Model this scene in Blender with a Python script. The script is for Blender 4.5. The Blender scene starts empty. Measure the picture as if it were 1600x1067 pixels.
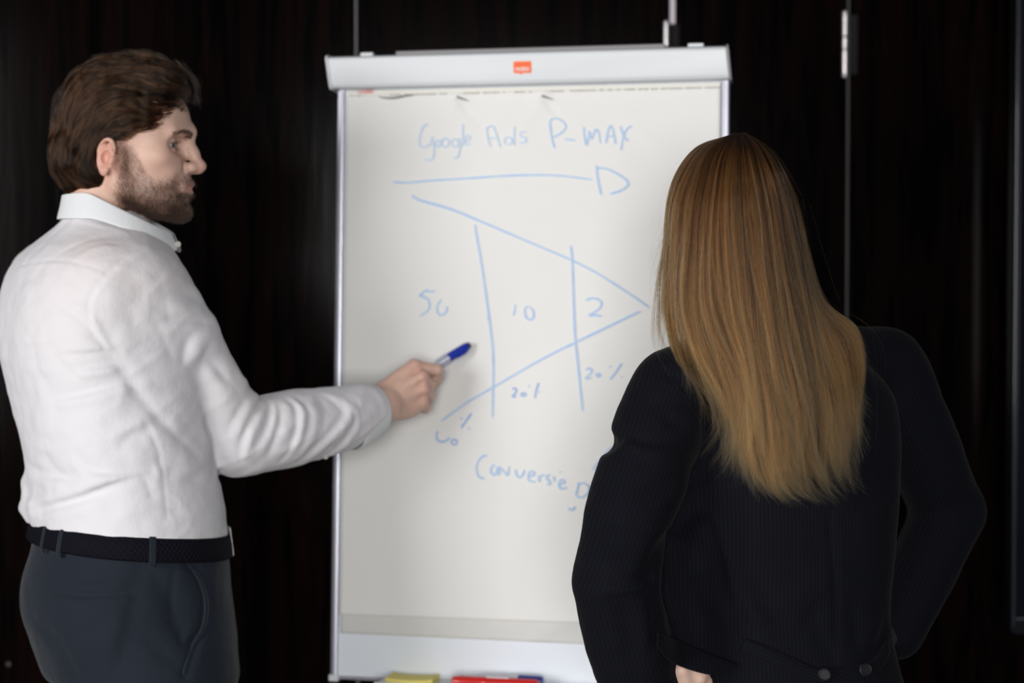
import bpy, bmesh, math
import numpy as np
from mathutils import Vector, Matrix
rng = np.random.default_rng(7)
scene = bpy.context.scene
COL = scene.collection

# ---------------------------------------------------------------- camera, world, lights, exposure
F_PX = 2489.0
PITCH = math.radians(1.7)
CAM = np.array([0.0, 0.0, 1.45])
FWD = np.array([0.0, math.cos(PITCH), -math.sin(PITCH)])
UPV = np.array([0.0, math.sin(PITCH), math.cos(PITCH)])
RGT = np.array([1.0, 0.0, 0.0])
cd = bpy.data.cameras.new('camera')
cam = bpy.data.objects.new('camera', cd)
COL.objects.link(cam)
cd.sensor_width = 36.0
cd.lens = 36.0 * F_PX / 1600.0
cam.location = CAM
cam.rotation_euler = (math.pi / 2 - PITCH, 0, 0)
cd.dof.use_dof = True
cd.dof.focus_distance = 2.13
cd.dof.aperture_fstop = 2.9
cd.clip_start = 0.05
scene.camera = cam
scene.view_settings.view_transform = 'Standard'
scene.view_settings.look = 'None'
scene.view_settings.gamma = 1.0
scene.view_settings.use_curve_mapping = False
scene.view_settings.exposure = 0.0
w = bpy.data.worlds.new('room_dark')
scene.world = w
w.use_nodes = True
w.node_tree.nodes['Background'].inputs[0].default_value = (0.75, 0.82, 1.0, 1)
w.node_tree.nodes['Background'].inputs[1].default_value = 0.06


def area(name, loc, target, sx, sy, power, color):
    l = bpy.data.lights.new(name, 'AREA')
    l.shape = 'RECTANGLE'
    l.size, l.size_y, l.energy, l.color = sx, sy, power, color
    o = bpy.data.objects.new(name, l)
    COL.objects.link(o)
    o.location = loc
    o.rotation_euler = (Vector(target) - Vector(loc)).to_track_quat('-Z', 'Y').to_euler()
    return o


area('window_light', (-3.9, -1.6, 1.80), (0.0, 2.7, 1.2), 2.0, 2.2, 178, (1.0, 0.985, 0.98))
area('front_fill_light', (-0.1, -3.6, 1.62), (0.1, 2.7, 1.2), 1.8, 1.8, 212, (1.0, 0.99, 0.97))  # frontal fill added behind the camera, no window known there


def P(px, py, d):
    """point of the place seen at pixel (px, py) at depth d along the camera axis"""
    return CAM + d * FWD + (px - 800.0) / F_PX * d * RGT - (py - 533.5) / F_PX * d * UPV


def ray(px, py):
    return FWD + (px - 800.0) / F_PX * RGT - (py - 533.5) / F_PX * UPV


# ---------------------------------------------------------------- object helpers
def setp(o, label=None, cat=None, group=None, kind=None):
    if label: o['label'] = label
    if cat: o['category'] = cat
    if group: o['group'] = group
    if kind: o['kind'] = kind
    return o


def link(name, data, mat=None, parent=None):
    o = bpy.data.objects.new(name, data)
    COL.objects.link(o)
    if mat is not None:
        data.materials.clear()
        for m in (mat if isinstance(mat, (list, tuple)) else [mat]):
            data.materials.append(m)
    if parent is not None:
        o.parent = parent
        o.matrix_parent_inverse = parent.matrix_world.inverted()
    return o


def empty(name, loc, label, cat, group=None):
    o = bpy.data.objects.new(name, None)
    COL.objects.link(o)
    o.location = loc
    o.empty_display_size = 0.05
    bpy.context.view_layer.update()
    return setp(o, label, cat, group)


def mesh_np(name, V, faces, smooth=True):
    """faces: (N,4) or (N,3) array or list of lists"""
    me = bpy.data.meshes.new(name)
    V = np.asarray(V, dtype=np.float32)
    if isinstance(faces, np.ndarray):
        n, k = faces.shape
        me.vertices.add(len(V))
        me.vertices.foreach_set('co', V.ravel())
        me.loops.add(n * k)
        me.loops.foreach_set('vertex_index', faces.astype(np.int32).ravel())
        me.polygons.add(n)
        me.polygons.foreach_set('loop_start', np.arange(0, n * k, k, dtype=np.int32))
        me.update(calc_edges=True)
    else:
        me.from_pydata([tuple(map(float, v)) for v in V], [], [tuple(int(i) for i in f) for f in faces])
        me.update()
    me.validate()
    if smooth:
        me.polygons.foreach_set('use_smooth', np.ones(len(me.polygons), dtype=bool))
    return me


def color_attr(me, name, cols):
    a = me.color_attributes.new(name, 'FLOAT_COLOR', 'POINT')
    c = np.ones((len(me.vertices), 4), dtype=np.float32)
    c[:, :3] = cols
    a.data.foreach_set('color', c.ravel())


def float_attr(me, name, vals):
    a = me.attributes.new(name, 'FLOAT', 'POINT')
    a.data.foreach_set('value', np.asarray(vals, dtype=np.float32))


class MB:
    """collects shapes for one mesh"""
    def __init__(self):
        self.V, self.F = [], []

    def add(self, V, F):
        b = len(self.V)
        self.V += [tuple(v) for v in V]
        self.F += [tuple(i + b for i in f) for f in F]
        return self

    def box(self, o, ex, ey, ez):
        """o corner, three edge vectors"""
        o, ex, ey, ez = map(np.asarray, (o, ex, ey, ez))
        V = [o + i * ex + j * ey + k * ez for k in (0, 1) for j in (0, 1) for i in (0, 1)]
        F = [(0, 2, 3, 1), (4, 5, 7, 6), (0, 1, 5, 4), (2, 6, 7, 3), (0, 4, 6, 2), (1, 3, 7, 5)]
        return self.add(V, F)

    def tube(self, pts, radii, n=12, cap=True, flat=None):
        pts = np.asarray(pts, float)
        m = len(pts)
        radii = np.broadcast_to(radii, (m,))
        T = np.gradient(pts, axis=0)
        T /= np.linalg.norm(T, axis=1)[:, None] + 1e-12
        ref = np.array([0, 0, 1.0]) if abs(T[0, 2]) < 0.9 else np.array([1.0, 0, 0])
        a = np.cross(T[0], ref); a /= np.linalg.norm(a)
        V, F = [], []
        for i in range(m):
            a = a - T[i] * a.dot(T[i]); a /= np.linalg.norm(a)
            b = np.cross(T[i], a)
            for k in range(n):
                t = 2 * math.pi * k / n
                V.append(pts[i] + radii[i] * (math.cos(t) * a + math.sin(t) * b))
        for i in range(m - 1):
            for k in range(n):
                k2 = (k + 1) % n
                F.append((i * n + k, i * n + k2, (i + 1) * n + k2, (i + 1) * n + k))
        if cap:
            F.append(tuple(range(n - 1, -1, -1)))
            F.append(tuple((m - 1) * n + k for k in range(n)))
        return self.add(V, F)

    def build(self, name, mat, parent=None, smooth=False, bevel=0.0, seg=2):
        me = mesh_np(name, self.V, self.F, smooth)
        bm = bmesh.new(); bm.from_mesh(me)
        bmesh.ops.recalc_face_normals(bm, faces=bm.faces)
        bm.to_mesh(me); bm.free()
        o = link(name, me, mat, parent)
        if bevel:
            m = o.modifiers.new('bevel', 'BEVEL')
            m.width, m.segments, m.limit_method = bevel, seg, 'ANGLE'
            m.harden_normals = False
        if smooth or bevel:
            me.polygons.foreach_set('use_smooth', np.ones(len(me.polygons), dtype=bool))
            try:
                me.set_sharp_from_angle(angle=math.radians(40))
            except Exception:
                pass
        return o


# ---------------------------------------------------------------- material helpers
def new_mat(name):
    m = bpy.data.materials.new(name)
    m.use_nodes = True
    nt = m.node_tree
    b = nt.nodes['Principled BSDF']
    return m, nt, b


def N(nt, typ, **kw):
    n = nt.nodes.new(typ)
    for k, v in kw.items():
        setattr(n, k, v)
    return n


def srgb(r, g, b):
    f = lambda c: (c / 255 / 12.92) if c / 255 <= 0.04045 else ((c / 255 + 0.055) / 1.055) ** 2.4
    return (f(r), f(g), f(b), 1)


def simple(name, col, rough=0.5, metal=0.0, bump=0.0, bscale=400, var=0.0, vscale=20, coat=0.0, sheen=0.0, spec=0.5):
    m, nt, b = new_mat(name)
    b.inputs['Base Color'].default_value = col
    b.inputs['Roughness'].default_value = rough
    b.inputs['Metallic'].default_value = metal
    b.inputs['Coat Weight'].default_value = coat
    b.inputs['Sheen Weight'].default_value = sheen
    b.inputs['Specular IOR Level'].default_value = spec
    tc = N(nt, 'ShaderNodeTexCoord')
    if bump:
        n = N(nt, 'ShaderNodeTexNoise'); n.inputs['Scale'].default_value = bscale; n.inputs['Detail'].default_value = 3
        nt.links.new(tc.outputs['Object'], n.inputs['Vector'])
        bp = N(nt, 'ShaderNodeBump'); bp.inputs['Strength'].default_value = bump; bp.inputs['Distance'].default_value = 0.001
        nt.links.new(n.outputs['Fac'], bp.inputs['Height'])
        nt.links.new(bp.outputs[0], b.inputs['Normal'])
    if var:
        n = N(nt, 'ShaderNodeTexNoise'); n.inputs['Scale'].default_value = vscale; n.inputs['Detail'].default_value = 4
        nt.links.new(tc.outputs['Object'], n.inputs['Vector'])
        mx = N(nt, 'ShaderNodeMix', data_type='RGBA')
        mx.inputs[6].default_value = tuple(c * (1 - var) for c in col[:3]) + (1,)
        mx.inputs[7].default_value = tuple(min(1, c * (1 + var)) for c in col[:3]) + (1,)
        nt.links.new(n.outputs['Fac'], mx.inputs[0])
        nt.links.new(mx.outputs[2], b.inputs['Base Color'])
    return m


# ---------------------------------------------------------------- implicit-surface modelling
def cat(pts, n):
    """Catmull-Rom resample"""
    pts = np.asarray(pts, float)
    if pts.ndim == 1: pts = pts[:, None]
    m = len(pts)
    if m == 2:
        t = np.linspace(0, 1, n)[:, None]
        return pts[0] * (1 - t) + pts[1] * t
    p = np.vstack([2 * pts[0] - pts[1], pts, 2 * pts[-1] - pts[-2]])
    t = np.linspace(0, m - 1 - 1e-9, n)
    i = t.astype(int); u = (t - i)[:, None]
    p0, p1, p2, p3 = p[i], p[i + 1], p[i + 2], p[i + 3]
    return 0.5 * (2 * p1 + (p2 - p0) * u + (2 * p0 - 5 * p1 + 4 * p2 - p3) * u ** 2 + (3 * p1 - p0 - 3 * p2 + p3) * u ** 3)


def smin(a, b, k):
    h = np.clip(0.5 + 0.5 * (b - a) / k, 0, 1)
    return b * (1 - h) + a * h - k * h * (1 - h)


class Field:
    def __init__(self):
        self.ops = []

    def op(self, kind, fn, lo, hi, k=0.01, mg=0.06):
        self.ops.append((kind, fn, np.asarray(lo, float) - mg, np.asarray(hi, float) + mg, k))
        return self

    def __call__(self, Q):
        d = np.full(len(Q), 0.2)
        for kind, fn, lo, hi, k in self.ops:
            ix = np.nonzero(((Q > lo) & (Q < hi)).all(1))[0]
            if not len(ix): continue
            q = Q[ix]; e = fn(q); c = d[ix]
            if kind == 'u': d[ix] = smin(c, e, k)
            elif kind == 's': d[ix] = -smin(-c, e, k)
            elif kind == 'i': d[ix] = -smin(-c, -e, k)
            else: d[ix] = c + e
        return d

    # ---- primitives
    def cone(self, a, b, ra, rb, k=0.01, kind='u', R=None):
        a, b = np.asarray(a, float), np.asarray(b, float)
        ba = b - a; bb = ba @ ba + 1e-12
        def fn(q):
            t = np.clip((q - a) @ ba / bb, 0, 1)
            return np.linalg.norm(q - a - t[:, None] * ba, axis=1) - (ra + (rb - ra) * t)
        r = max(ra, rb)
        return self.op(kind, fn, np.minimum(a, b) - r, np.maximum(a, b) + r, k)

    def chain(self, pts, rad, k=0.01, n=None, kind='u', flat=None):
        """smooth tapered tube; flat=(axis vector, factor) squashes it across that axis"""
        n = n or 4 * len(pts)
        pts = cat(pts, n); rad = cat(rad, n)[:, 0]
        def fn(q):
            best = np.full(len(q), 1e3)
            for i in range(n - 1):
                a, b = pts[i], pts[i + 1]
                ba = b - a
                w = q - a
                t = np.clip(w @ ba / (ba @ ba + 1e-12), 0, 1)
                v = w - t[:, None] * ba
                if flat is not None:
                    ax = np.asarray(flat[0], float)
                    v = v + (v @ ax)[:, None] * ax * (flat[1] - 1)
                best = np.minimum(best, np.linalg.norm(v, axis=1) - (rad[i] + (rad[i + 1] - rad[i]) * t))
            return best
        r = rad.max()
        return self.op(kind, fn, pts.min(0) - r, pts.max(0) + r, k)

    def ell(self, c, r, k=0.01, kind='u', R=None):
        c, r = np.asarray(c, float), np.asarray(r, float)
        R_ = np.eye(3) if R is None else np.asarray(R, float)
        def fn(q):
            v = (q - c) @ R_ / r
            k0 = np.linalg.norm(v, axis=1); k1 = np.linalg.norm(v / r, axis=1) + 1e-9
            return k0 * (k0 - 1) / k1
        m = r.max()
        return self.op(kind, fn, c - m, c + m, k)

    def stack(self, rows, k=0.02, kind='u', n=160, yaw=0.0, grow=0.0):
        """rows: z, cx, cy, a (front-back half), b (side half), exponent, [yaw]  -- horizontal sections"""
        rows = sorted(rows)
        T = cat(np.array([list(r) + ([yaw] if len(r) < 7 else []) for r in rows], float), n)
        zt = T[:, 0]
        def fn(q):
            z = q[:, 2]
            g = [np.interp(z, zt, T[:, i]) for i in range(1, 7)]
            cx, cy, a, b, ex, yw = g
            a = a + grow; b = b + grow
            dx, dy = q[:, 0] - cx, q[:, 1] - cy
            c, s = np.cos(yw), np.sin(yw)
            x, y = dx * c + dy * s, -dx * s + dy * c
            u, v = np.abs(x / a) + 1e-9, np.abs(y / b) + 1e-9
            r = (u ** ex + v ** ex) ** (1 / ex)
            gr = np.sqrt((u ** (ex - 1) / a) ** 2 + (v ** (ex - 1) / b) ** 2) / r ** (ex - 1)
            d = (r - 1) / (gr + 1e-6)
            cap = np.maximum(z - zt[-1] - grow, zt[0] - grow - z)
            return -smin(-d, -cap, 0.02)
        m = max(T[:, 3].max(), T[:, 4].max()) + grow
        return self.op(kind, fn, [T[:, 1].min() - m, T[:, 2].min() - m, zt[0]], [T[:, 1].max() + m, T[:, 2].max() + m, zt[-1]], k)

    def crease(self, pts, w, amp, taper=True):
        """soft groove (amp > 0) or ridge (amp < 0) along a 3-D polyline"""
        pts = cat(pts, 3 * len(pts) + 4)
        m = len(pts); ex = 1.45 if amp > 0 else 2.0
        env = np.sin(np.linspace(0.12, 0.88, m) * math.pi) if taper else np.ones(m)
        def fn(q):
            best = np.full(len(q), 1e3); e = np.zeros(len(q))
            for i in range(m - 1):
                a = pts[i]; ba = pts[i + 1] - a
                t = np.clip((q - a) @ ba / (ba @ ba + 1e-12), 0, 1)
                dd = np.linalg.norm(q - a - t[:, None] * ba, axis=1)
                b = dd < best
                best = np.where(b, dd, best)
                e = np.where(b, env[i] + (env[i + 1] - env[i]) * t, e)
            return amp * e * np.exp(-(best / w) ** ex)
        return self.op('d', fn, pts.min(0), pts.max(0), mg=2.6 * w)

    def hit(self, px, py, d0=1.5, d1=3.2):
        r = ray(px, py)
        t = np.linspace(d0, d1, 700)
        v = self(CAM + t[:, None] * r)
        i = np.nonzero(v < 0.0)[0]
        if not len(i): i = [int(np.argmin(v))]
        a, b = t[max(i[0] - 1, 0)], t[i[0]]
        for _ in range(12):
            m = 0.5 * (a + b)
            if self((CAM + m * r)[None])[0] < 0: b = m
            else: a = m
        return CAM + b * r

    def fold(self, pix, w, amp, taper=True):
        pts = np.array([self.hit(x, y) for x, y in pix])
        med = np.median(pts[:, 1])
        pts = np.array([p if abs(p[1] - med) < 0.12 else P(x, y, (med - 0) / ray(x, y)[1] * 1.0) for p, (x, y) in zip(pts, pix)])
        return pts, w, amp, taper

    def folds(self, lst):
        r = [self.fold(*f) for f in lst]
        for f in r: self.crease(*f)
        return self

    # ---- surface
    def mesh(self, lo, hi, h, B=8, slack=1.35, proj=1):
        lo = np.asarray(lo, float); hi = np.asarray(hi, float)
        nb = np.ceil((hi - lo) / (h * B)).astype(int)
        bi = np.stack(np.meshgrid(*[np.arange(n) for n in nb], indexing='ij'), -1).reshape(-1, 3)
        cen = lo + (bi * B + (B - 1) / 2.0) * h
        dc = self(cen)
        act = np.abs(dc) < h * B * 0.87 * slack + 0.004
        D = np.repeat(np.repeat(np.repeat(dc.reshape(nb).astype(np.float32), B, 0), B, 1), B, 2)
        loc = np.stack(np.meshgrid(*[np.arange(B)] * 3, indexing='ij'), -1).reshape(-1, 3)
        ab = bi[act]
        for s in range(0, len(ab), 1500):
            bb = ab[s:s + 1500]
            g = (bb[:, None, :] * B + loc[None]).reshape(-1, 3)
            D[g[:, 0], g[:, 1], g[:, 2]] = self(lo + g * h)
        S = D < 0
        cnt = np.zeros(np.array(S.shape) - 1, np.int8)
        nx, ny, nz = cnt.shape
        for i in (0, 1):
            for j in (0, 1):
                for k in (0, 1):
                    cnt += S[i:i + nx, j:j + ny, k:k + nz]
        cells = np.argwhere((cnt > 0) & (cnt < 8))
        acc = np.zeros((len(cells), 3)); num = np.zeros(len(cells))
        for ax in range(3):
            o1, o2 = [a for a in range(3) if a != ax]
            for i in (0, 1):
                for j in (0, 1):
                    p = cells.copy(); p[:, o1] += i; p[:, o2] += j
                    q = p.copy(); q[:, ax] += 1
                    a = D[p[:, 0], p[:, 1], p[:, 2]]; b = D[q[:, 0], q[:, 1], q[:, 2]]
                    m = (a < 0) != (b < 0)
                    t = np.where(m, a / np.where(m, a - b, 1), 0)
                    pt = p.astype(float); pt[:, ax] += t
                    acc[m] += pt[m]; num[m] += 1
        V = lo + acc / num[:, None] * h
        flat = (cells[:, 0].astype(np.int64) * ny + cells[:, 1]) * nz + cells[:, 2]
        quads = []
        for ax in range(3):
            o1, o2 = (ax + 1) % 3, (ax + 2) % 3
            sl = [slice(None)] * 3; s2 = [slice(None)] * 3
            sl[ax] = slice(0, -1); s2[ax] = slice(1, None)
            A, Bm = S[tuple(sl)], S[tuple(s2)]
            e = np.argwhere(A != Bm)
            ok = (e[:, o1] > 0) & (e[:, o2] > 0) & (e[:, o1] < cnt.shape[o1]) & (e[:, o2] < cnt.shape[o2]) & (e[:, ax] < cnt.shape[ax])
            e = e[ok]
            inside = A[e[:, 0], e[:, 1], e[:, 2]]
            q = []
            for i, j in ((-1, -1), (0, -1), (0, 0), (-1, 0)):
                c = e.copy(); c[:, o1] += i; c[:, o2] += j
                q.append(np.searchsorted(flat, (c[:, 0].astype(np.int64) * ny + c[:, 1]) * nz + c[:, 2]))
            q = np.stack(q, 1)
            q[~inside] = q[~inside][:, ::-1]
            quads.append(q)
        Fq = np.vstack(quads)
        V0 = V.copy()
        for _ in range(proj):
            f, g = self.grad(V, h * 0.5)
            st = f / (np.linalg.norm(g, axis=1) + 0.3)
            V = V - np.clip(st, -h * .7, h * .7)[:, None] * g / (np.linalg.norm(g, axis=1)[:, None] + 1e-6)
        return V, Fq

    def grad(self, V, e):
        f = self(V); g = np.empty_like(V)
        for a in range(3):
            o = np.zeros(3); o[a] = e
            g[:, a] = (self(V + o) - f) / e
        return f, g


def relax(V, Fq, it=2, lam=0.5, w=None):
    e = np.vstack([Fq[:, [i, (i + 1) % Fq.shape[1]]] for i in range(Fq.shape[1])])
    cnt = np.bincount(e[:, 0], minlength=len(V)) + np.bincount(e[:, 1], minlength=len(V))
    for _ in range(it):
        s = np.empty_like(V)
        for a in range(3):
            s[:, a] = np.bincount(e[:, 0], V[e[:, 1], a], len(V)) + np.bincount(e[:, 1], V[e[:, 0], a], len(V))
        t = s / np.maximum(cnt, 1)[:, None] - V
        V = V + lam * t * (1 if w is None else w[:, None])
    return V


def vnoise(Q, scale, seed=0):
    """smooth value noise in -1..1"""
    q = np.asarray(Q) * scale + 100.0
    i = np.floor(q).astype(np.int64); u = q - i; u = u * u * (3 - 2 * u)
    def hsh(a):
        n = (a[:, 0] * 374761393 + a[:, 1] * 668265263 + a[:, 2] * 1274126177 + seed * 974711) & 0x7fffffff
        n = ((n ^ (n >> 13)) * 1274126177) & 0x7fffffff
        return ((n ^ (n >> 16)) & 0xffff) / 32767.5 - 1
    r = 0
    for dx in (0, 1):
        for dy in (0, 1):
            for dz in (0, 1):
                wt = (u[:, 0] if dx else 1 - u[:, 0]) * (u[:, 1] if dy else 1 - u[:, 1]) * (u[:, 2] if dz else 1 - u[:, 2])
                r = r + wt * hsh(i + np.array([dx, dy, dz]))
    return r
# ---------------------------------------------------------------- room shell
def wood_mat():
    m, nt, b = new_mat('dark_polished_wood')
    tc = N(nt, 'ShaderNodeTexCoord')
    mp = N(nt, 'ShaderNodeMapping'); mp.inputs['Scale'].default_value = (14, 14, 1.1)
    nt.links.new(tc.outputs['Object'], mp.inputs['Vector'])
    n1 = N(nt, 'ShaderNodeTexNoise'); n1.inputs['Scale'].default_value = 2.2; n1.inputs['Detail'].default_value = 6; n1.inputs['Distortion'].default_value = 1.2
    nt.links.new(mp.outputs[0], n1.inputs['Vector'])
    cr = N(nt, 'ShaderNodeValToRGB')
    cr.color_ramp.elements[0].position = 0.38; cr.color_ramp.elements[0].color = (0.0005, 0.0004, 0.0004, 1)
    cr.color_ramp.elements[1].position = 0.68; cr.color_ramp.elements[1].color = (0.0050, 0.0019, 0.0017, 1)
    nt.links.new(n1.outputs['Fac'], cr.inputs[0])
    nt.links.new(cr.outputs[0], b.inputs['Base Color'])
    b.inputs['Roughness'].default_value = 0.15
    b.inputs['Specular IOR Level'].default_value = 0.05
    bp = N(nt, 'ShaderNodeBump'); bp.inputs['Strength'].default_value = 0.12; bp.inputs['Distance'].default_value = 0.002
    nt.links.new(n1.outputs['Fac'], bp.inputs['Height']); nt.links.new(bp.outputs[0], b.inputs['Normal'])
    return m


M_wood = wood_mat()
M_gap = simple('panel_gap_black', (0.002, 0.002, 0.002, 1), 0.9)
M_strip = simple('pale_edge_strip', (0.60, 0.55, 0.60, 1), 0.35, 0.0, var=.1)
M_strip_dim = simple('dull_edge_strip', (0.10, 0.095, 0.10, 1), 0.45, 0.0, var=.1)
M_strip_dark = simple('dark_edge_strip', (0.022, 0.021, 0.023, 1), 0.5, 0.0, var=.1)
M_steel = simple('brushed_steel', (0.78, 0.74, 0.74, 1), 0.28, 0.85, bump=.1)
M_floor = simple('dark_carpet', (0.012, 0.012, 0.014, 1), 0.95, bump=.6, bscale=300, var=.4, vscale=120)
WY = 3.45   # wall front plane
wall = MB().box((-3.2, WY + 0.03, 0), (6.4, 0, 0), (0, 0.12, 0), (0, 0, 3.0)).build('wall_back', M_gap)
setp(wall, 'dark wall behind the flipchart, clad in near-black polished wood panels', 'wall', kind='structure')


def wall_x(px):
    r = ray(px, 300)
    return WY / r[1] * r[0]


edges = [-3.2, wall_x(557), wall_x(1048), wall_x(1323), wall_x(1323) + 1.05, 3.2]
for i in range(5):
    x0, x1 = edges[i] + 0.005, edges[i + 1] - 0.005
    MB().box((x0, WY, 0.0), (x1 - x0, 0, 0), (0, 0.03, 0), (0, 0, 2.9)).build('panel', M_wood, wall, bevel=0.002)
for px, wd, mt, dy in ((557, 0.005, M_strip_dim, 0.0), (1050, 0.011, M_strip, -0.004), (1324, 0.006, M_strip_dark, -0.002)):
    x = wall_x(px)
    z0 = 0.0
    if px == 1050: z0 = P(1050, 40, WY)[2]
    MB().box((x - wd / 2, WY + dy, z0), (wd, 0, 0), (0, 0.02, 0), (0, 0, 2.9 - z0)).build('edge_strip', mt, wall, bevel=0.001)


def hinge(px, y0, y1):
    x = wall_x(px); z0 = P(px, y1, WY)[2]; z1 = P(px, y0, WY)[2]; L = z1 - z0
    r = 0.0062
    root = MB()
    root.box((x + 0.012, WY - 0.0035, z0 + .006), (0.016, 0, 0), (0, 0.004, 0), (0, 0, L - .012))
    leaf = root.build('hinge_leaf', M_gap, wall, bevel=0.001)
    for k, (a, b) in enumerate(((0.05, 0.40), (0.43, 0.60), (0.63, 0.95))):
        MB().tube([(x, WY - r, z0 + a * L), (x, WY - r, z0 + b * L)], r, 14).build('hinge_knuckle', M_steel, wall, smooth=True)
    for zz in (z0 + .018 * L, z0 + .98 * L):
        b = MB()
        t = np.linspace(-1, 1, 7)
        b.tube([(x, WY - r, zz + s * 0.0065) for s in t], 0.0068 * np.sqrt(np.maximum(1 - t * t, .02)), 12)
        b.build('hinge_finial', M_steel, wall, smooth=True)


hinge(1318, 22, 122)
hinge(1040, 37, 140)
sc = P(14, 1037, WY / ray(14, 1037)[1])
MB().tube([(sc[0], WY - 0.004, sc[2]), (sc[0], WY + .004, sc[2])], 0.005, 14).build('lock_screw', simple('aged_brass', (.06, .05, .04, 1), .5, .9), wall, smooth=True)
fl = MB().box((-3.2, -3.8, -0.1), (6.4, 0, 0), (0, 7.4, 0), (0, 0, 0.1)).build('floor', M_floor)
setp(fl, 'dark carpeted floor of the meeting room', 'floor', kind='structure')

# ---------------------------------------------------------------- display on the wall, right edge of the frame
M_bez = simple('black_gloss_plastic', (0.004, 0.0045, 0.006, 1), 0.22, coat=.3)
M_scr = simple('black_screen_glass', (0.003, 0.004, 0.007, 1), 0.12)
TD = 3.30
tl = P(1584, -160, TD); bl = P(1584, 996, TD)
x0, z0, z1 = bl[0], bl[2], tl[2]
tv = empty('television', ((x0 + .45), WY, z0), 'large black flat screen on the dark wall, only its left rim in view', 'screen')
W_ = 0.95
def rrect(w_, h_, r, n=6):
    out = []
    for cx, cz, a0 in ((w_ - r, h_ - r, 0), (r, h_ - r, 90), (r, r, 180), (w_ - r, r, 270)):
        for k in range(n + 1):
            a = math.radians(a0 + 90 * k / n)
            out.append((cx + r * math.cos(a), cz + r * math.sin(a)))
    return out
def slab(outline, y0, y1, off):
    n = len(outline)
    V = [(off[0] + x, y0, off[1] + z) for x, z in outline] + [(off[0] + x, y1, off[1] + z) for x, z in outline]
    F = [tuple(range(n)), tuple(range(2 * n - 1, n - 1, -1))] + [(k, (k + 1) % n, n + (k + 1) % n, n + k) for k in range(n)]
    return MB().add(V, F)
slab(rrect(W_, z1 - z0, .012), TD - .0, TD + .05, (x0, z0)).build('casing', M_bez, tv, bevel=.004)
scz = P(1590, 968, TD)[2]
MB().box((x0 + .010, TD - .002, scz), (W_ - .02, 0, 0), (0, .004, 0), (0, 0, z1 - .012 - scz)).build('screen', M_scr, tv)
MB().box((x0 + .010, TD - .004, scz - .0025), (W_ - .02, 0, 0), (0, .006, 0), (0, 0, .0025)).build('trim_line', simple('grey_trim', (.16, .17, .19, 1), .3, .6), tv)
MB().box((x0 + .0035, TD - .003, z0 + .02), (.002, 0, 0), (0, .004, 0), (0, 0, z1 - z0 - .03)).build('rim_line', simple('blue_grey_rim', (.05, .06, .085, 1), .3, .5), tv)
MB().box((x0 + .3, TD + .05, z0 + .3), (.35, 0, 0), (0, WY - TD - .053, 0), (0, 0, .3)).build('bracket', M_bez, tv)
# ---------------------------------------------------------------- flipchart easel
B_YAW, B_LEAN = math.radians(10.4), math.radians(3.2)
B_U = np.array([math.cos(B_YAW), -math.sin(B_YAW), 0])
_bk = np.array([math.sin(B_YAW), math.cos(B_YAW), 0])
B_V = -(_bk * math.sin(B_LEAN) + np.array([0, 0, math.cos(B_LEAN)]))      # down the board
B_N = np.cross(B_U, -B_V); B_N = B_N / np.linalg.norm(B_N)
if B_N[1] > 0: B_N = -B_N                                                  # towards the viewer
B_O = P(528.3, 138, 2.862)


def BP(u, v, n=0.0):
    return B_O + u * B_U + v * B_V + n * B_N


def uv(px, py, n=0.0):
    r = ray(px, py); o = B_O + n * B_N
    t = ((o - CAM) @ B_N) / (r @ B_N)
    q = CAM + t * r - o
    return q @ B_U, q @ B_V


def bbox(mb, u0, u1, v0, v1, n0, n1):
    return mb.box(BP(u0, v0, n0), (u1 - u0) * B_U, (v1 - v0) * B_V, (n1 - n0) * B_N)


BW = uv(1140.3, 124)[0]
BH = uv(519, 1060)[1]
print('board', BW, BH, uv(1141.5, 210))
M_board = simple('glossy_white_board', (0.83, 0.87, 0.93, 1), 0.22, coat=.2, bump=.02, bscale=60)
M_head = simple('light_grey_plastic', (0.74, 0.765, 0.79, 1), 0.38, bump=.03)
M_cap = simple('mid_grey_plastic', (0.26, 0.25, 0.255, 1), 0.45, bump=.03)
M_alu = simple('satin_aluminium', (0.48, 0.48, 0.55, 1), 0.34, 0.6, bump=.03)
fc = empty('flipchart_easel', (BP(BW / 2, BH, 0)[0], BP(BW / 2, BH, 0)[1], 0.0), 'white flipchart easel with light grey top bar and orange badge before the dark wall', 'flipchart')
bbox(MB(), 0.006, BW - .006, 0.0, BH, -0.016, 0.0).build('board', M_board, fc, bevel=.002)


def stile(u0, u1):
    """slim rounded frame profile, standing proud of the board"""
    prof = [(0, -.018), (0, .002), (.15, .005), (.5, .0062), (.85, .005), (1, .002), (1, -.018)]
    V, F = [], []
    for v in (-.0, BH + .002):
        for a, n in prof: V.append(BP(u0 + a * (u1 - u0), v, n))
    k = len(prof)
    for i in range(k): F.append((i, (i + 1) % k, k + (i + 1) % k, k + i))
    F += [tuple(range(k)), tuple(range(2 * k - 1, k - 1, -1))]
    return MB().add(V, F)


stile(0, .0140).build('side_frame', M_alu, fc, smooth=True)
stile(BW - .0145, BW).build('side_frame', M_alu, fc, smooth=True)
bbox(MB(), 0.014, BW - .0145, BH - .006, BH, -.017, .003).build('bottom_frame', M_alu, fc, bevel=.001)
bbox(MB(), -.002, .016, BH - .008, BH + .004, -.018, .007).build('corner_cap', M_head, fc, bevel=.002)
bbox(MB(), BW - .016, BW + .002, BH - .008, BH + .004, -.018, .007).build('corner_cap', M_head, fc, bevel=.002)
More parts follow.
